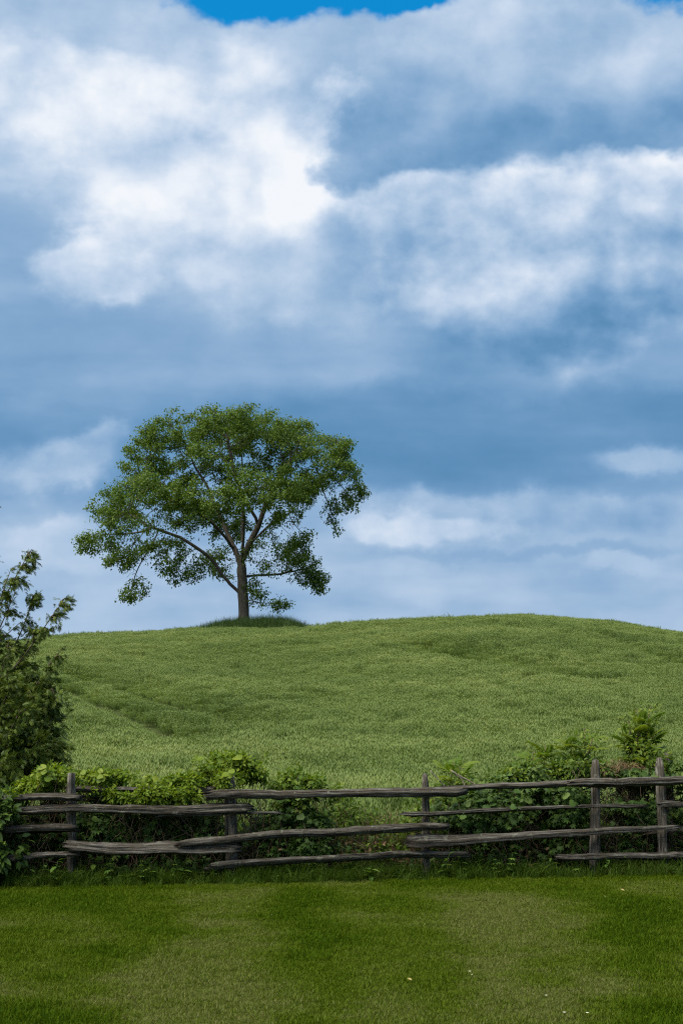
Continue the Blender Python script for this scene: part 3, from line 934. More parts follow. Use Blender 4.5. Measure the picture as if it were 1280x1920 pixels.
def build_elm():
    r = np.random.default_rng(71)
    Y0 = float(TREE[1]); zb = float(height(TREE[0], TREE[1]))
    def W(u, v, d=0.0): return at(u, v, Y0) + np.array([0, d, 0])
    base = np.array([TREE[0], Y0, zb - .1])
    # trunk and main limbs seen in the crown (u, v, depth)
    paths = [
        [base, W(457, 1140), W(455, 1100), W(454, 1075), W(453, 1052)],
        [W(453, 1052), W(468, 1022, -.3), W(487, 985, -.7), W(502, 945, -1.0), W(522, 905, -1.3), W(545, 870, -1.5)],
        [W(454, 1068), W(440, 1030, .3), W(424, 995, .7), W(405, 950, .9), W(385, 905, 1.2), W(360, 865, 1.4)],
        [W(457, 1118), W(440, 1103), W(420, 1082, -.3), W(402, 1056, -.6), W(376, 1034, -.9), W(335, 1010, -1.2), W(290, 995, -1.5)],
        [W(456, 1082), W(480, 1078, .3), W(515, 1075, .6), W(552, 1068, .9)],
        [W(457, 1122), W(480, 1130, -.3), W(515, 1133, -.5), W(536, 1130, -.6)],
        [W(453, 1056), W(452, 1010, 1.5), W(448, 960, 3.0), W(452, 900, 4.0)],
        [W(453, 1058), W(460, 1010, -1.6), W(462, 965, -3.2), W(450, 910, -4.4)],
        [W(502, 945, -1.0), W(545, 925, -.6), W(590, 905, -.2), W(630, 885, .2)],
        [W(405, 950, .9), W(360, 930, 1.4), W(310, 905, 1.8), W(260, 885, 2.2)],
        [W(440, 1030, .3), W(400, 985, -1.4), W(350, 960, -2.4), W(290, 930, -3.0)],
        [W(487, 985, -.7), W(455, 930, -1.6), W(440, 880, -1.8), W(430, 830, -2.0)],
        [W(468, 1022, -.3), W(510, 990, -1.6), W(550, 970, -2.6)],
        [W(448, 1082, 0), W(425, 1081, .1), W(405, 1075, .2)],
    ]
    nodes, par = [], []
    def add(p, q):
        nodes.append(np.asarray(p, float)); par.append(q); return len(nodes) - 1
    for i, pth in enumerate(paths):
        L = sum(np.linalg.norm(b - a) for a, b in zip(pth[:-1], pth[1:]))
        S = spline(pth, max(3, int(L / .35)))
        if i == 0: last = add(S[0], -1)
        else:
            last = int(np.argmin(np.linalg.norm(np.array(nodes) - S[0], axis=1)))
        for q in S[1:]:
            last = add(q + r.normal(0, .02, 3) * (i > 0), last)
    # foliage masses: (u, v, ru, rv, depth, rdepth, count)
    M = 26.9
    lobes = [(330, 802, 58, 40, .5, 2.4, 130), (288, 818, 34, 24, 0, 1.6, 50), (640, 838, 30, 30, 0, 1.6, 50), (545, 795, 40, 22, .5, 2, 50), (400, 800, 60, 36, -1.5, 2.4, 130), (430, 800, 60, 34, 3, 2.4, 90), (505, 815, 70, 38, 0, 2.8, 150), (480, 810, 60, 30, -4, 2, 80), (590, 845, 60, 40, .5, 2.6, 130), (640, 880, 42, 42, 0, 2, 90), (648, 935, 38, 26, .5, 1.6, 60), (622, 975, 22, 24, .6, 1.0, 34),
             (262, 880, 62, 36, 2, 2.4, 120), (280, 850, 45, 36, -.5, 2.0, 70), (215, 945, 58, 38, 1, 2.4, 110), (190, 1000, 42, 34, -.5, 1.8, 80), (255, 985, 66, 34, -2.8, 2.2, 110), (300, 940, 70, 40, -4.2, 2.4, 130), (350, 955, 60, 36, 4, 2.4, 90), (250, 1045, 52, 36, -1.4, 1.8, 90), (310, 1040, 52, 34, -2.2, 1.8, 90), (255, 1105, 26, 34, -1.4, 1.2, 54), (340, 1075, 36, 26, -1.2, 1.4, 44),
             (400, 955, 60, 44, -4.6, 2.0, 90), (430, 985, 50, 36, 4, 2, 60), (470, 945, 60, 44, -5.0, 2.0, 90), (535, 930, 64, 44, -3.2, 2.4, 130), (560, 905, 54, 40, 2.6, 2.4, 80), (545, 985, 46, 44, -2.4, 2.0, 90), (530, 1030, 50, 40, .6, 2.0, 80), (578, 1065, 34, 32, .9, 1.4, 60), (555, 1040, 36, 34, -1.0, 1.4, 46), (500, 1060, 30, 26, -.6, 1.4, 34),
             (480, 1105, 16, 22, -.3, .8, 22), (598, 1085, 20, 22, .8, 1, 26), (245, 1122, 18, 18, -1.3, .9, 24), (165, 1020, 26, 16, 0, 1.2, 30), (672, 915, 18, 22, .2, 1.2, 26), (522, 1130, 24, 8, -.6, .6, 20), (395, 860, 30, 26, -3.8, 1.8, 20), (330, 870, 50, 40, 3.4, 2, 40), (565, 850, 44, 30, -3.6, 1.8, 46), (400, 1045, 30, 30, 1.6, 1.2, 26), (505, 868, 46, 26, 1.5, 2, 44), (420, 865, 36, 24, 2.5, 1.6, 30), (600, 900, 36, 26, -1.5, 1.6, 34)]
    A = []
    for (u, v, ru, rv, d, rd, c) in lobes:
        p = r.standard_normal((c, 3)); p = norm(p) * (r.random(c)[:, None] ** .45)
        A.append(W(u, v, d) + p * np.array([ru / M, rd, rv / M]))
    A = np.concatenate(A)
    N0 = np.array(nodes)
    D = np.linalg.norm(A[:, None] - N0[None], axis=2)
    nd_, ni_ = D.min(1), D.argmin(1)
    alive = np.ones(len(A), bool)
    step, kill, reach = .32, .45, 6.0
    for it in range(70):
        act = alive & (nd_ < reach)
        if not act.any(): break
        grow = {}
        idx = np.where(act)[0]
        vec = norm(A[idx] - np.array(nodes)[ni_[idx]])
        for q, vv in zip(ni_[idx], vec): grow.setdefault(int(q), []).append(vv)
        new = []
        for q, vs in grow.items():
            d = np.sum(vs, axis=0)
            if np.linalg.norm(d) < .05: d = vs[0]
            d = norm(d + r.normal(0, .18, 3))
            new.append(add(nodes[q] + d * step, q))
        NP = np.array([nodes[q] for q in new])
        D = np.linalg.norm(A[:, None] - NP[None], axis=2)
        m = D.min(1); mi = D.argmin(1)
        better = m < nd_
        ni_[better] = np.array(new)[mi[better]]; nd_[better] = m[better]
        alive &= nd_ > kill
    P = np.array(nodes); par = np.array(par); n = len(P)
    ch = [[] for _ in range(n)]
    for i in range(1, n): ch[par[i]].append(i)
    rad = np.zeros(n)
    for i in range(n - 1, -1, -1):
        rad[i] = max(.011, sum(rad[c] ** 2.25 for c in ch[i]) ** (1 / 2.25)) if ch[i] else .011
    # nodes were added parent-first, so the pass above is valid
    k = .37 / rad[3]
    rad = np.where(rad > .02, np.minimum(rad * (1 + (k - 1) * np.clip(rad / rad[3], 0, 1) ** .5), .40), rad)
    rad[0] *= 1.45; rad[1] *= 1.12
    # chains
    chains = []
    stack = [(0, None)]
    while stack:
        s, p = stack.pop()
        c = [s] if p is None else [p, s]
        while ch[c[-1]]:
            kids = sorted(ch[c[-1]], key=lambda q: -rad[q])
            for q in kids[1:]: stack.append((q, c[-1]))
            c.append(kids[0])
        chains.append(c)
    chains.sort(key=lambda c: -rad[c[1]])
    t = empty('elm_tree', base, 'lone broad leafy tree standing on the grassy mound at the hill crest', 'tree')
    def rr(c):
        q = rad[c].copy()
        if len(c) > 1 and c[0] != 0: q[0] = q[1] * 1.05
        return q
    obj('trunk', tubes_mesh('trunk', [(P[chains[0]], rr(chains[0]))], elm_bark, base, 9, rough=.04, rng=r), t)
    for c in chains[1:11]:
        obj('limb', tubes_mesh('limb', [(P[c], rr(c))], elm_bark, base, 7), t)
    obj('twigs', tubes_mesh('twigs', [(P[c], rr(c)) for c in chains[11:] if len(c) > 1], elm_bark, base, 4), t, kind='stuff')
    # leaves on the thin wood
    thin = np.where(rad < .036)[0]
    thin = thin[thin > 60]
    cnt = r.poisson(np.where([len(ch[q]) == 0 for q in thin], 96, 42))
    src = np.repeat(thin, cnt); m = len(src)
    off = norm(r.standard_normal((m, 3))) * (r.random(m)[:, None] ** .6) * .56
    off[:, 2] = off[:, 2] * .75 - .10
    pos = P[src] + off
    # leaves hang in sprigs with air between them
    kk = vnoise(pos[:, 0] + pos[:, 1] * .6, pos[:, 2] + pos[:, 1] * .35, .55, 3) * .62 + vnoise(pos[:, 0] - pos[:, 1] * .4, pos[:, 2], 1.3, 8) * .38 + r.normal(0, .05, m) > .41
    pos, off = pos[kk], off[kk]; m = len(pos)
    d = norm(off * .8 + r.normal(0, .35, (m, 3)) + np.array([0, 0, -.35]))
    upv = norm(np.array([0, 0, 1.0]) + r.normal(0, .55, (m, 3)))
    v, f, ix = scatter(proto_leaf4(.62, -.12), pos, frames(d, upv), r.uniform(.12, .21, m))
    rv = np.clip(r.normal(.42, .2, m), 0, 1)
    obj('crown', mesh_of('crown', v - base, f, elm_leaf, {'rnd': rv[ix]}), t, kind='stuff')
    print('elm nodes', n, 'leaves', m)
build_elm()

# ================================================================== the cedar by the fence
cedar_bark = bark_mat('cedar_bark', [(0.3, (.04, .028, .02)), (0.7, (.13, .10, .075))], (8, 8, 1), .8)
cedar_leaf = leaf_mat('cedar_sprays', [(0.0, (.026, .050, .005)), (0.45, (.068, .105, .010)), (0.8, (.120, .160, .016)), (1.0, (.17, .19, .03))], translucent=0.22, noise_scale=2.2, noise_amt=.7)
def proto_spray(seed):
    r = np.random.default_rng(seed)
    L = proto_leaf4(.20, -.12)
    out = [placed(L, (0, 0, 0), (0, 1, -.1), (0, 0, 1), 1.0)]
    for i in range(6):
        s = .10 + .14 * i
        for sd in (-1, 1):
            out.append(placed(L, (0, s, -.06 * s), (sd * (.75 + .2 * r.random()), .75, -.25 - .3 * r.random()), (sd * .3, 0, 1), (.50 - .05 * i) * (.75 + .5 * r.random())))
    return merge_protos(out)
def build_cedar():
    r = np.random.default_rng(81)
    Y0 = 17.6
    base = at(-74, 1640, Y0); base[2] = 0.0
    t = empty('cedar_tree', base, 'dark feathery cedar standing at the fence beside the moss-streaked end post', 'tree')
    S = 2667 / Y0
    top = at(-80, 770, Y0 + .1)
    tr = spline([base - [0, 0, .1], base + (top - base) * .35 + [.06, 0, 0], base + (top - base) * .7 - [.05, 0, 0], top], 22)
    obj('trunk', tubes_mesh('trunk', [(tr, np.linspace(.11, .012, 22))], cedar_bark, base, 8, rough=.05, rng=r), t)
    br = []
    # limbs that reach into view: (tip u, tip v, root height m, depth of the tip)
    tips = [(52, 1042, 2.75, -.1), (20, 1070, 2.6, -.3), (64, 1122, 2.35, .1), (112, 1136, 1.95, -.2), (30, 1110, 2.3, .4), (118, 1214, 1.75, -.3), (60, 1185, 2.0, .3), (70, 1250, 1.7, .2), (95, 1290, 1.5, -.2), (60, 1310, 1.4, -.6), (100, 1345, 1.2, .1), (108, 1392, 1.05, -.2), (70, 1400, 1.0, -.6), (52, 1432, .85, .1), (26, 1462, .7, -.3), (8, 1485, .6, -.5), (30, 1350, 1.25, -.9), (20, 1280, 1.55, -.9), (10, 1420, .95, -1.0), (15, 1220, 1.8, -.7), (90, 1320, 1.35, .5), (55, 1360, 1.15, .7)]
    for (u, v, rh, dd) in tips:
        tip = at(u, v, Y0 + dd)
        k = int(np.argmin(np.abs(tr[:, 2] - rh * 1.0)))
        a = tr[k]
        mid = (a + tip) / 2 + np.array([r.normal(.05, .05), r.normal(0, .05), -.16 if tip[2] > a[2] else .12])
        br.append((spline([a, mid, tip], 12), True))
    for q in range(90):
        k = r.integers(3, 21); a = tr[k]
        th = r.random() * 6.283
        reach = (1.05 * (1 - k / 24) + .2) * (.6 + .5 * r.random())
        tip = a + np.array([math.cos(th) * reach, math.sin(th) * reach, .25 + .4 * r.random() - .25 * (1 - k / 22)])
        if math.cos(th) > .35: tip[0] = a[0] + (tip[0] - a[0]) * (.8 if k > 7 else .55)
        br.append((spline([a, (a + tip) / 2 + [0, 0, -.08], tip], 9), False))
    for i, (P, vis) in enumerate(br[:22]):
        obj('limb', tubes_mesh('limb', [(P, np.linspace(.019, .004, len(P)))], cedar_bark, base, 5), t)
    twigs = []
    for P, vis in list(br):
        if not vis: continue
        for q in range(9):
            j = r.integers(3, 12); a = P[j]
            L = r.uniform(.10, .30) * (1.2 - j / 14)
            th = r.random() * 6.283
            e = a + np.array([math.cos(th) * L * .8 + .06, math.sin(th) * L * .8, r.normal(.02, .09)])
            twigs.append((spline([a, (a + e) / 2 + [0, 0, .03], e - [0, 0, .03]], 6), 'twig'))
    br += twigs
    obj('inner_limbs', tubes_mesh('inner_limbs', [(P, np.linspace(.017, .004, len(P))) for P, _ in br[22:]], cedar_bark, base, 4), t, kind='stuff')
    pos, dr, sc = [], [], []
    for P, vis in br:
        n = len(P); ax = norm(P[-1] - P[0])
        for j in range(int(n * .25), n):
            fr = j / (n - 1)
            m = r.poisson(12 if vis == 'twig' else (16 if vis else 11))
            sparse = P[j][2] > 2.45
            if sparse: m = r.poisson(6)
            for _ in range(m):
                th = r.random() * 6.283
                o = np.array([math.cos(th), math.sin(th), r.normal(-.1, .5)]) * r.random() * (.19 if not sparse else .09) * (1.25 - .6 * fr)
                pos.append(P[j] + o)
                dr.append(norm(o * 3 + ax * .6 + np.array([0, 0, -.35]) + r.normal(0, .3, 3)))
                sc.append(r.uniform(.06, .13) * (1 if not sparse else .8))
    pos, dr, sc = np.array(pos), np.array(dr), np.array(sc)
    parts = []
    pick = r.integers(0, 3, len(pos))
    for k in range(3):
        w = pick == k
        up = norm(np.array([0, 0, .6]) + r.normal(0, .7, (w.sum(), 3)))
        v, f, ix = scatter(proto_spray(900 + k), pos[w], frames(dr[w], up), sc[w])
        rv = np.clip(r.normal(.42, .22, w.sum()), 0, 1)
        parts.append((v, f, rv[ix]))
    V, Fa, A = join(parts)
    obj('foliage', mesh_of('foliage', V - base, Fa, cedar_leaf, {'rnd': A}), t, kind='stuff')
    print('cedar sprays', len(pos), len(Fa))
build_cedar()

# ================================================================== growth along the fence
stem_mat = bark_mat('woody_stems', [(0.3, (.035, .024, .016)), (0.7, (.14, .10, .07))], (10, 10, 10), .4)
grape_leaf = leaf_mat('young_vine_leaves', [(0.0, (.060, .120, .008)), (0.5, (.135, .205, .012)), (1.0, (.235, .285, .030))], translucent=0.40, noise_scale=3, noise_amt=.4)
dark_leaf = leaf_mat('dark_creeper_leaves', [(0.0, (.022, .055, .008)), (0.5, (.050, .100, .015)), (1.0, (.110, .165, .028))], translucent=0.30, noise_scale=2.5, noise_amt=.5)  # a creeper with its own darker green than the young vines
sumac_leaf = leaf_mat('sumac_leaves', [(0.0, (.050, .100, .009)), (0.5, (.098, .165, .014)), (1.0, (.18, .225, .025))], translucent=0.38, noise_scale=4, noise_amt=.3)
dead_leaf = leaf_mat('dead_stems', [(0.0, (.060, .036, .018)), (0.5, (.135, .085, .042)), (1.0, (.27, .21, .12))], translucent=0.12, rough=.8)
verge_mat = leaf_mat('verge_grass', [(0.0, (.026, .060, .006)), (0.45, (.062, .108, .012)), (0.75, (.12, .16, .045)), (1.0, (.22, .18, .08))], translucent=0.32, instancer='tone', spec=0.06)

LEAF, LOBED, CREEP = proto_leaf(.55), proto_lobed(), proto_creeper()

DENSE = 3.2
def mass_points(r, lobes, off0):
    """lobes: (u, v, ru, rv, depth behind fence, rdepth, count) -> points, outward directions"""
    P, D = [], []
    for (u, v, ru, rv, d, rd, c) in lobes:
        ce = on_fence(u, v, d + off0); S = 158.0
        c = int(c * DENSE)
        q = norm(r.standard_normal((c, 3))) * (r.random(c)[:, None] ** .42)
        q *= 1 + .35 * (np.sin(q[:, :1] * 7 + u) * np.cos(q[:, 1:2] * 6 + v))
        pt = ce + q * np.array([ru / S, rd, rv / S])
        # leaves gather in bunches with gaps between them
        k = vnoise(pt[:, 0] + pt[:, 1] * .6, pt[:, 2] + pt[:, 1] * .3, .13, 3) * .65 + vnoise(pt[:, 0], pt[:, 2], .32, 7) * .35 + r.normal(0, .06, c) > .44
        P.append(pt[k]); D.append(q[k])
    return np.concatenate(P), np.concatenate(D)

def leaves_of(r, P, D, proto, mat, s0, s1, droop=.35, rmean=.45, rsd=.22):
    n = len(P)
    d = norm(D * .7 + r.normal(0, .5, (n, 3)) + np.array([0, -.15, -droop]))
    up = norm(D * .8 + np.array([0, -.25, .8]) + r.normal(0, .45, (n, 3)))
    v, f, ix = scatter(proto, P, frames(d, up), r.uniform(s0, s1, n))
    return v, f, np.clip(r.normal(rmean, rsd, n), 0, 1)[ix]

def stems_of(r, pts, base_fn, n, rad=.006, wob=.10):
    out = []
    for _ in range(n):
        tip = pts[r.integers(len(pts))]
        b = base_fn(tip)
        k = 7
        q = b + (tip - b) * np.linspace(0, 1, k)[:, None]
        q[1:-1] += r.normal(0, wob, (k - 2, 3)) * np.array([1, .6, .5])
        out.append((spline(q, 10), np.linspace(rad, rad * .45, 10)))
    return out

def ground_under(spread=.35):
    def fn(tip, r=np.random.default_rng(5)):
        x, y = tip[0] + r.normal(0, spread), tip[1] + abs(r.normal(0, .1))
        y = max(y, float(fence_y(x)) + .12)
        return np.array([x, y, float(height(x, y)) - .03])
    return fn

def vine(name, label, cat, lobes, seed, proto, mat, s0, s1, stems=20, big=0, group=None, droop=.35, big_s=(.08, .11), rmean=.45, off0=0.0, stem_r=.006):
    r = np.random.default_rng(seed)
    P, D = mass_points(r, lobes, off0)
    P[:, 2] = np.maximum(P[:, 2], height(P[:, 0], P[:, 1]) + .03)
    x = P[:, 0].mean(); y = float(fence_y(x)) + .3 + off0
    base = np.array([x, y, float(height(x, y))])
    t = empty(name, base, label, cat, group)
    obj('stems', tubes_mesh('stems', stems_of(r, P, ground_under(), stems, stem_r), stem_mat, base, 4), t, kind='stuff')
    v, f, a = leaves_of(r, P, D, proto, mat, s0, s1, droop, rmean)
    obj('foliage', mesh_of('foliage', v - base, f, mat, {'rnd': a}), t, kind='stuff')
    if big:
        # the largest leaves, turned to the lawn, one by one
        pv, pf = LOBED
        mes = [mesh_of('leaf', pv, pf, mat, {'rnd': np.full(len(pv), c)}) for c in (.35, .6, .85)]
        front = np.argsort(P[:, 1] - 1.2 * P[:, 2] + r.normal(0, .12, len(P)))[:big * 3]
        for k in r.choice(front, big, replace=False):
            o = obj('leaf', mes[r.integers(3)], t)
            d = norm(np.array([[r.normal(0, .5), -.45, -.55 + r.normal(0, .35)]])); up = norm(np.array([[r.normal(0, .35), -.8, .65]]))
            M = Matrix(frames(d, up)[0].tolist()).to_4x4()
            M.translation = Vector((P[k] + np.array([0, -.05, .02]) - base).tolist())
            o.matrix_local = M @ Matrix.Scale(float(r.uniform(*big_s)), 4)
    return t

# ---- yellow-green vines tumbling over the top
vine('grapevine', 'yellow-green vine heap sloping down from the moss-streaked end post towards the cedar', 'vine',
     [(100, 1452, 32, 16, .35, .38, 630), (70, 1475, 34, 16, .3, .22, 570), (35, 1492, 34, 12, .25, .2, 480), (-20, 1500, 50, 14, .3, .2, 480), (115, 1470, 16, 20, .3, .2, 90)], 601, LEAF, grape_leaf, .034, .068, 46, 10, droop=.2, big_s=(.07, .10))
vine('grapevine', 'bright vine heaped along the hidden upper rail beyond the moss-streaked end post', 'vine',
     [(185, 1458, 44, 13, .3, .22, 780), (250, 1458, 40, 14, .3, .22, 720), (305, 1464, 42, 18, .28, .22, 780), (360, 1470, 34, 18, .28, .22, 600), (260, 1492, 60, 18, .05, .12, 630), (330, 1496, 46, 18, .05, .12, 510), (200, 1490, 50, 14, .1, .12, 180)], 602, LEAF, grape_leaf, .036, .072, 40, 12, droop=.25, big_s=(.065, .095))
vine('grapevine', 'tall vine clump with broad pale leaves smothering the doubled post', 'vine',
     [(400, 1428, 34, 14, .3, .22, 630), (440, 1428, 40, 16, .3, .24, 690), (465, 1446, 30, 18, .3, .22, 450), (495, 1438, 16, 26, .35, .16, 390), (385, 1455, 18, 22, .35, .2, 210), (425, 1468, 26, 20, .0, .1, 240)], 603, LEAF, grape_leaf, .036, .072, 40, 14, droop=.2, big_s=(.08, .115))
vine('climbing_plant', 'thin straggly green plants poking above the long top rail past the doubled post', 'plant',
     [(545, 1462, 26, 22, .4, .2, 225), (585, 1468, 26, 14, .45, .2, 180), (520, 1470, 20, 18, .4, .2, 180), (560, 1500, 40, 30, .35, .2, 330), (630, 1478, 30, 10, .5, .2, 60)], 604, LEAF, sumac_leaf, .045, .085, 34, 0, rmean=.5)
# ---- dark creeper behind the rails
vine('creeper', 'dark leafy creeper filling the fence behind the moss-streaked end post', 'vine',
     [(90, 1560, 70, 60, .45, .38, 900), (0, 1560, 70, 70, .45, .38, 800), (60, 1620, 90, 26, .4, .2, 420)], 611, CREEP, dark_leaf, .06, .125, 60, 14, rmean=.35)
vine('creeper', 'dark leafy creeper under the bright vine heap, behind the lower rails', 'vine',
     [(200, 1560, 60, 55, .45, .38, 760), (290, 1550, 60, 55, .5, .38, 760), (380, 1560, 55, 60, .45, .38, 700), (280, 1620, 140, 22, .4, .38, 560), (190, 1500, 40, 18, .4, .2, 200)], 612, CREEP, dark_leaf, .06, .125, 90, 16, rmean=.35)
vine('creeper', 'dark creeper column climbing behind the long top rail', 'vine',
     [(560, 1530, 34, 50, .3, .18, 480), (590, 1560, 34, 40, .25, .16, 260), (580, 1600, 44, 30, .2, .14, 240), (500, 1570, 50, 50, .5, .22, 360), (520, 1625, 60, 20, .4, .2, 220)], 613, CREEP, dark_leaf, .06, .125, 44, 12, rmean=.35)
vine('creeper', 'dense dark creeper behind the broad sloping rail', 'vine',
     [(870, 1520, 60, 40, .35, .38, 700), (950, 1520, 70, 45, .35, .38, 820), (1040, 1510, 70, 42, .35, .38, 820), (900, 1595, 90, 40, .55, .38, 620), (1040, 1590, 100, 45, .55, .38, 700), (1000, 1480, 90, 14, .3, .2, 300)], 614, CREEP, dark_leaf, .06, .125, 80, 26, rmean=.42)
vine('creeper', 'dark creeper between the two round-topped posts and beyond them', 'vine',
     [(1180, 1510, 60, 40, .35, .38, 620), (1180, 1590, 70, 45, .5, .38, 560), (1310, 1510, 80, 45, .4, .38, 700), (1310, 1600, 90, 40, .5, .38, 560), (1190, 1455, 60, 14, .3, .2, 260), (1290, 1450, 50, 22, .35, .2, 320)], 615, CREEP, dark_leaf, .06, .125, 60, 18, rmean=.38)
vine('shrub', 'leafy shrub with drooping pointed leaves at the foot of the cedar', 'shrub',
     [(0, 1530, 34, 40, -.15, .22, 340), (-30, 1590, 60, 50, -.1, .25, 520), (15, 1600, 22, 40, -.2, .16, 160)], 616, LEAF, dark_leaf, .07, .12, 30, 0, rmean=.6)

vine('climbing_plant', 'thin tangle of pale weeds and grass stalks behind the open middle of the fence', 'plant',
     [(650, 1530, 40, 34, .45, .25, 190), (720, 1545, 50, 26, .5, .25, 200), (780, 1535, 36, 36, .45, .25, 190), (700, 1600, 110, 24, .35, .22, 280), (830, 1500, 40, 22, .4, .2, 180), (640, 1490, 40, 14, .6, .2, 70)], 621, LEAF, sumac_leaf, .04, .075, 60, 0, rmean=.4)
vine('creeper', 'leafy creeper heaped over the top rail between the small sumac and the first round-topped post', 'vine',
     [(930, 1462, 40, 14, .35, .2, 200), (1000, 1448, 46, 18, .4, .22, 260), (1075, 1442, 44, 20, .4, .22, 260), (1130, 1452, 40, 14, .4, .2, 200), (1260, 1452, 40, 20, .4, .2, 200)], 622, LEAF, dark_leaf, .045, .085, 60, 0, rmean=.75)

# ---- sumac saplings: each pinnate leaf a piece of its own
FRONDS = [proto_frond(9, .30, .30, .36), proto_frond(8, .50, .32, .38), proto_frond(10, .15, .27, .34)]
frond_me = [[mesh_of('frond', v, f, sumac_leaf, {'rnd': np.full(len(v), c)}) for c in (.25, .5, .75)] for v, f in FRONDS]
def sapling(label, u, vfoot, d, heads, seed, cat='sapling', name='sumac_sapling', fs=(.20, .34)):
    """heads: (u, v, fronds) tufts at the top of each stem"""
    r = np.random.default_rng(seed)
    g = on_fence(u, vfoot, d); base = np.array([g[0], g[1], float(height(g[0], g[1]))])
    t = empty(name, base, label, cat, 'sumac saplings behind the fence')
    for (hu, hv, nf) in heads:
        tip = on_fence(hu, hv, d + r.normal(0, .08))
        b = base + np.array([r.normal(0, .05), r.normal(0, .05), -.04])
        S = spline([b, b + (tip - b) * .5 + r.normal(0, .05, 3), tip], 10)
        st = obj('stem', tubes_mesh('stem', [(S, np.linspace(.014, .005, 10))], stem_mat, base, 5), t)
        nf = int(nf * 2.6)
        q = norm(r.standard_normal((70, 3))) * (r.random(70)[:, None] ** .5)
        lv, lf_, la = leaves_of(r, tip - [0, 0, .10] + q * np.array([.19, .19, .15]), q, proto_leaf4(.34, -.15), sumac_leaf, .05, .09, .3, .7)
        obj('foliage', mesh_of('foliage', lv - base, lf_, sumac_leaf, {'rnd': la}), st, kind='stuff')
        for k in range(nf):
            th = 6.283 * (k * .382 + r.random() * .08)
            fr = r.random() ** .8
            p = S[int(9 - 4.5 * fr)] + r.normal(0, .03, 3)
            el = .85 - 1.0 * fr + r.normal(0, .15)
            d3 = np.array([[math.cos(th) * math.cos(el), math.sin(th) * math.cos(el), math.sin(el)]])
            o = obj('frond', frond_me[r.integers(3)][r.integers(3)], st)
            M = Matrix(frames(d3)[0].tolist()).to_4x4(); M.translation = Vector((p - base).tolist())
            o.matrix_local = M @ Matrix.Scale(float(r.uniform(*fs)) * (1 - .25 * fr), 4)
sapling('small umbrella-topped sumac sapling beside the leaning dead stalks', 848, 1610, .55, [(850, 1428, 12), (862, 1438, 7)], 701, fs=(.24, .36))
sapling('low spreading sumac sapling with two thin dark stems', 1000, 1600, .7, [(1000, 1408, 13), (1022, 1398, 11), (985, 1420, 8)], 702)
sapling('bushy sumac sapling taller than its low spreading neighbour', 1078, 1600, .75, [(1068, 1378, 14), (1095, 1366, 13), (1110, 1384, 9), (1075, 1405, 9)], 703)
sapling('tallest sumac sapling, upright above the brown bracken', 1196, 1600, .8, [(1192, 1330, 12), (1218, 1322, 11), (1178, 1350, 11), (1215, 1352, 11), (1195, 1372, 10), (1182, 1392, 9), (1212, 1394, 9)], 704)
sapling('short leafy sumac sapling crouched under the bushy one', 1062, 1600, .45, [(1050, 1436, 9), (1080, 1430, 10), (1020, 1446, 7)], 705, fs=(.16, .26))
vine('climbing_plant', 'light green weeds rising through the top rail below the sumac saplings', 'plant',
     [(960, 1455, 34, 18, .4, .2, 160), (1050, 1448, 50, 18, .4, .2, 260), (980, 1430, 14, 26, .5, .14, 80), (1200, 1408, 34, 24, .6, .2, 260), (1225, 1425, 30, 22, .5, .2, 200)], 620, LEAF, sumac_leaf, .045, .08, 40, 0, rmean=.55)

# ---- brown bracken between the round-topped posts
def bracken():
    r = np.random.default_rng(731)
    P, D = mass_points(r, [(1165, 1436, 34, 9, .35, .18, 150), (1200, 1446, 20, 14, .35, .16, 90), (1140, 1446, 16, 9, .3, .14, 50)], 0)
    x = P[:, 0].mean(); y = float(fence_y(x)) + .4; base = np.array([x, y, float(height(x, y))])
    t = empty('dead_bracken', base, 'clump of rust-brown dead bracken behind the round-topped posts', 'bracken')
    obj('stems', tubes_mesh('stems', stems_of(r, P, ground_under(.2), 90, .003), stem_mat, base, 4), t, kind='stuff')
    v, f, a = leaves_of(r, P, D, proto_leaf4(.16), dead_leaf, .035, .085, .4, .4)
    obj('foliage', mesh_of('foliage', v - base, f, dead_leaf, {'rnd': a}), t, kind='stuff')
bracken()

# ---- low dark litter and seedlings filling the fence bottom
def undergrowth():
    r = np.random.default_rng(735)
    n = 13000
    x = r.uniform(-6.3, 6.6, n); y = fence_y(x) + r.uniform(.10, 1.25, n)
    top = .50 + .30 * vnoise(x, y, .6, 4) - .22 * ((x > 0) & (x < 1.0))
    z = height(x, y) + r.random(n) ** .8 * top
    g = vnoise(x, z, .14, 5) * .6 + vnoise(x, y, .25, 2) * .4 > .46
    x, y, z = x[g], y[g], z[g]; n = len(x)
    P = np.stack([x, y, z], 1)
    D = norm(np.stack([r.normal(0, .5, n), -.7 + r.normal(0, .4, n), .4 + r.normal(0, .4, n)], 1))
    br = r.random(n) < .22 + .35 * ((x > -.2) & (x < 1.1))
    v, f, a = leaves_of(r, P[~br], D[~br], CREEP, dark_leaf, .07, .13, .3, .3)
    obj('undergrowth', mesh_of('undergrowth', v, f, dark_leaf, {'rnd': a}), label='dark low undergrowth packed behind the lower rails', cat='undergrowth', kind='stuff')
    v, f, a = leaves_of(r, P[br], D[br], LEAF, dead_leaf, .04, .09, .3, .25)
    obj('leaf_litter', mesh_of('leaf_litter', v, f, dead_leaf, {'rnd': a}), label='brown dead leaves caught low behind the rails', cat='litter', kind='stuff')
undergrowth()

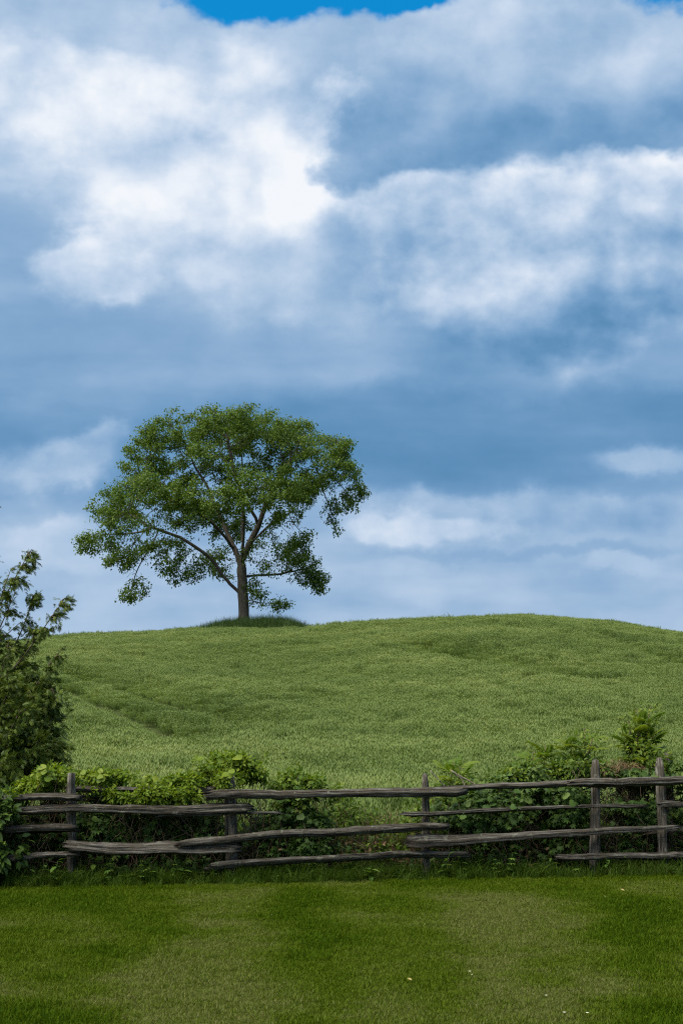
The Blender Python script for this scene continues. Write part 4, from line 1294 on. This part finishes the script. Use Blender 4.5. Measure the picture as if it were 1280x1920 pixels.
# ---- tangle of dry canes and dead stalks along the fence
def canes():
    r = np.random.default_rng(741)
    lst = []
    def wfn(u): return 1.6 if 620 < u < 800 else 1.0
    for _ in range(900):
        u = r.uniform(-120, 1400)
        if r.random() > (.95 if 600 < u < 810 else .45): continue
        d = r.uniform(.12, .75)
        f = on_fence(u, 1630, d); f[2] = float(height(f[0], f[1])) - .03
        h = r.uniform(.35, 1.05 if not 600 < u < 800 else .92)
        le = r.normal(0, .22) * h
        tip = f + np.array([le, r.normal(0, .12), h])
        mid = (f + tip) / 2 + np.array([r.normal(0, .06), r.normal(0, .04), r.normal(.06, .05)])
        w = r.uniform(.0022, .0055)
        lst.append((spline([f, mid, tip], 7), np.linspace(w, w * .5, 7)))
    # arching bramble canes heaped beside the end post
    for _ in range(70):
        a = on_fence(r.uniform(70, 125), 1600, r.uniform(.2, .4)); a[2] = r.uniform(.45, .9)
        b = on_fence(r.uniform(75, 190), r.uniform(1462, 1500), r.uniform(.1, .35))
        lst.append((spline([a, (a + b) / 2 + [0, 0, r.uniform(.05, .2)], b], 8), np.linspace(.0045, .002, 8)))
    V, Q, T, A, o = [], [], [], [], 0
    for p, w in lst:
        v, q, t_ = tube(p, w, 4); V.append(v); Q.append(q + o); T.append(t_ + o); o += len(v); A.append(np.full(len(v), np.clip(r.normal(.4, .25), 0, 1)))
    me = mesh_of('dry_canes', np.concatenate(V), [np.concatenate(Q), np.concatenate(T)], dead_leaf, {'rnd': np.concatenate(A)})
    obj('dry_canes', me, label='tangle of dry brown canes and stalks behind the rails', cat='canes', kind='stuff')
canes()
def dead_stalks():
    r = np.random.default_rng(751)
    for lab, ct in [('pale leaning dead stalk crossing behind the stub of the small sumac', [(838, 1480), (822, 1462), (806, 1445)]),
                    ('bent grey dead stalk arching down to the long upper rail', [(845, 1445), (862, 1455), (888, 1470), (905, 1490)]),
                    ('forked pale dead stalk under the small sumac', [(872, 1478), (866, 1462), (852, 1450)])]:
        P = spline([on_fence(u, v, .35) for u, v in ct], 9)
        f = P[-1] if P[-1][2] < P[0][2] else P[0]
        g = f.copy(); g[2] = float(height(f[0], f[1])) - .03
        base = g
        t = empty('dead_stalk', base, lab, 'stalk')
        obj('stalk', tubes_mesh('stalk', [(P, np.linspace(.011, .006, 9))], pale_wood, base, 6, rough=.08, rng=r), t)
        obj('stub', tubes_mesh('stub', [(spline([f, (f + g) / 2 + [.02, .02, 0], g], 6), np.full(6, .011))], pale_wood, base, 6), t)
pale_wood = bark_mat('pale_dead_wood', [(0.3, (.13, .10, .07)), (0.7, (.30, .26, .20))], (8, 8, 8), .3)
dead_stalks()

# ---- rank grass behind the fence and the unmown fringe under the bottom rail
def verge():
    r = np.random.default_rng(761)
    protos = []
    for k in range(5):
        v, f, a = grass_tuft('verge_tuft', 38, .12, .25, .75, .0055, .5, 400 + k)
        protos.append(mesh_of('verge_tuft', v, f, verge_mat, {'rnd': a}))
    n = 5200
    x = r.uniform(-6.5, 6.8, n); d = r.uniform(.55, 2.0, n); y = fence_y(x) + d
    sc = r.uniform(.55, 1.15, n) * np.clip(.45 + d * .5, 0, 1)
    tone = np.clip(.40 + .5 * (vnoise(x, y, .7, 3) - .5) + r.normal(0, .12, n), 0, 1)
    mid = (x > -.2) & (x < 1.05); tone = np.where(mid, np.clip(tone + .22, 0, 1), tone)
    P = np.stack([x, y, height(x, y) - .01], 1)
    rot = np.stack([r.normal(0, .15, n), r.normal(0, .15, n), r.random(n) * 6.28], 1)
    instance_stuff('verge_grass', P, protos, verge_mat, rot, np.stack([sc, sc, sc], 1), r.integers(0, 5, n), {'tone': tone}, 'rank uncut grass behind the rails at the edge of the wheat', 'grass')
    protos = []
    for k in range(4):
        v, f, a = grass_tuft('fringe_tuft', 30, .06, .08, .30, .0042, .8, 450 + k)
        protos.append(mesh_of('fringe_tuft', v, f, verge_mat, {'rnd': a}))
    n = 3000
    x = r.uniform(-6, 6.4, n); y = fence_y(x) + np.clip(r.normal(-.12, .12, n), -.42, .25)
    k = r.random(n) < .1 + 1.1 * vnoise(x, y, .4, 9)
    x, y = x[k], y[k]; n = len(x)
    sc = r.uniform(.35, 1.0, n) * np.clip(1.2 + (y - fence_y(x)) * 1.6, .45, 1.3)
    tone = np.clip(.22 + .4 * (vnoise(x, y, .6, 6) - .5) + r.normal(0, .12, n), 0, 1)
    P = np.stack([x, y, np.full(n, .015)], 1)
    rot = np.stack([r.normal(0, .2, n), r.normal(0, .2, n), r.random(n) * 6.28], 1)
    instance_stuff('fringe_grass', P, protos, verge_mat, rot, np.stack([sc, sc, sc], 1), r.integers(0, 4, n), {'tone': tone}, 'unmown grass fringe under the bottom rails', 'grass')
verge()

# ---- broad-leaved weeds at the foot of the fence, one by one
weed_leaf = leaf_mat('weed_leaves', [(0.0, (.040, .090, .012)), (0.5, (.075, .150, .022)), (1.0, (.14, .21, .035))], translucent=.35)
def weeds():
    r = np.random.default_rng(771)
    pv, pf = CREEP
    lv, lf = LEAF
    mes = [mesh_of('leaf', v, f, weed_leaf, {'rnd': np.full(len(v), c)}) for v, f in ((pv, pf), (lv, lf)) for c in (.3, .6, .9)]
    us = [15, 60, 72, 100, 118, 150, 188, 205, 232, 255, 280, 300, 322, 350, 405, 470, 515, 552, 590, 640, 660, 690, 720, 745, 783, 830, 862, 890, 935, 965, 1000, 1040, 1085, 1140, 1165, 1205, 1255]
    marks = [(-400, 'the cedar'), (132, 'the moss-streaked end post'), (437, 'the doubled post'), (797, 'the lone thin post'), (1114, 'the first round-topped post'), (1242, 'the second round-topped post'), (1500, 'the open field end')]
    order = 'first second third fourth fifth sixth seventh eighth ninth tenth eleventh twelfth thirteenth fourteenth'.split()
    for u in us:
        h = r.uniform(.12, .34)
        d = r.uniform(-.24, -.02)
        g = on_fence(u, 1640, d); base = np.array([g[0], g[1], .015])
        k = max(i for i, q in enumerate(marks) if q[0] < u)
        seq = sorted(w for w in us if marks[k][0] < w < marks[k + 1][0])
        if k == 0: lab = order[len(seq) - 1 - seq.index(u)] + ' low weed from ' + marks[1][1] + ' towards the cedar'
        elif k == 5: lab = order[seq.index(u)] + ' low weed past ' + marks[5][1] + ', away from its round-topped twin'
        else: lab = order[seq.index(u)] + ' low weed from ' + marks[k][1] + ' towards ' + marks[k + 1][1]
        t = empty('weed', base, lab, 'weed', 'broad-leaved weeds along the fence foot')
        tip = np.array([r.normal(0, .04), r.normal(0, .03), h])
        S = spline([np.zeros(3), tip * .5 + [r.normal(0, .02), 0, 0], tip], 6)
        st = obj('stem', tubes_mesh('stem', [(S, np.linspace(.0045, .0025, 6))], weed_leaf, (0, 0, 0), 4), t)
        for k in range(int(4 + h * 18)):
            fr = .25 + .75 * (k + .5) / (4 + h * 18)
            th = k * 2.4 + r.random()
            p = S[min(5, int(fr * 5.5))]
            kind = 0 if (int(u) % 2) else 3
            o = obj('leaf', mes[kind + r.integers(3)], st)
            d3 = np.array([[math.cos(th), math.sin(th), r.normal(.1, .25)]])
            M = Matrix(frames(d3)[0].tolist()).to_4x4(); M.translation = Vector(p.tolist())
            o.matrix_local = M @ Matrix.Scale(float(r.uniform(.07, .13)), 4)
weeds()

# ---- strays on the lawn
petal_mat = leaf_mat('pale_petals', [(0.0, (.55, .52, .38)), (1.0, (.8, .8, .7))], translucent=.2)
straw_mat = leaf_mat('fallen_leaf', [(0.0, (.30, .19, .07)), (1.0, (.50, .42, .16))], translucent=.2)
def lawn_hit(u, v):
    d = at(u, v, 10.0) - np.array([0, 0, CAM_H])
    return np.array([0, 0, CAM_H]) + d * ((CAM_H - .055) / -d[2])
def strays():
    r = np.random.default_rng(781)
    pet = merge_protos([placed(proto_leaf4(.6, .15), (0, 0, 0), (math.cos(a), math.sin(a), .35), (0, 0, 1), 1) for a in np.arange(0, 6.28, .6)])
    flowers = [(880, 1822, .022), (1023, 1867, .020), (1057, 1899, .022), (1100, 1900, .022), (1134, 1681, .016), (1254, 1704, .014), (884, 1828, .013), (510, 1716, .014), (466, 1700, .012)]
    me = mesh_of('petals', pet[0], pet[1], petal_mat, {'rnd': np.full(len(pet[0]), .6)})
    for (u, v, s) in flowers:
        p = lawn_hit(u, v)
        o = obj('clover_flower', me, base=p, label='tiny white clover flower dotted in the mown lawn', cat='flower', group='white flowers in the lawn')
        o.scale = (s * .55,) * 3
    lf = proto_leaf(.7, .2, .15)
    me = mesh_of('fallen_leaf', lf[0], lf[1], straw_mat, {'rnd': np.full(len(lf[0]), .5)})
    for (u, v, s, lab) in [(1170, 1670, .048, 'yellow fallen leaf on the grass before the second round-topped post'), (772, 1838, .035, 'brown fallen leaf on the worn middle of the lawn')]:
        o = obj('fallen_leaf', me, base=lawn_hit(u, v), label=lab, cat='leaf')
        o.scale = (s, s, s); o.rotation_euler = (.2, -.3, 1.1)
strays()
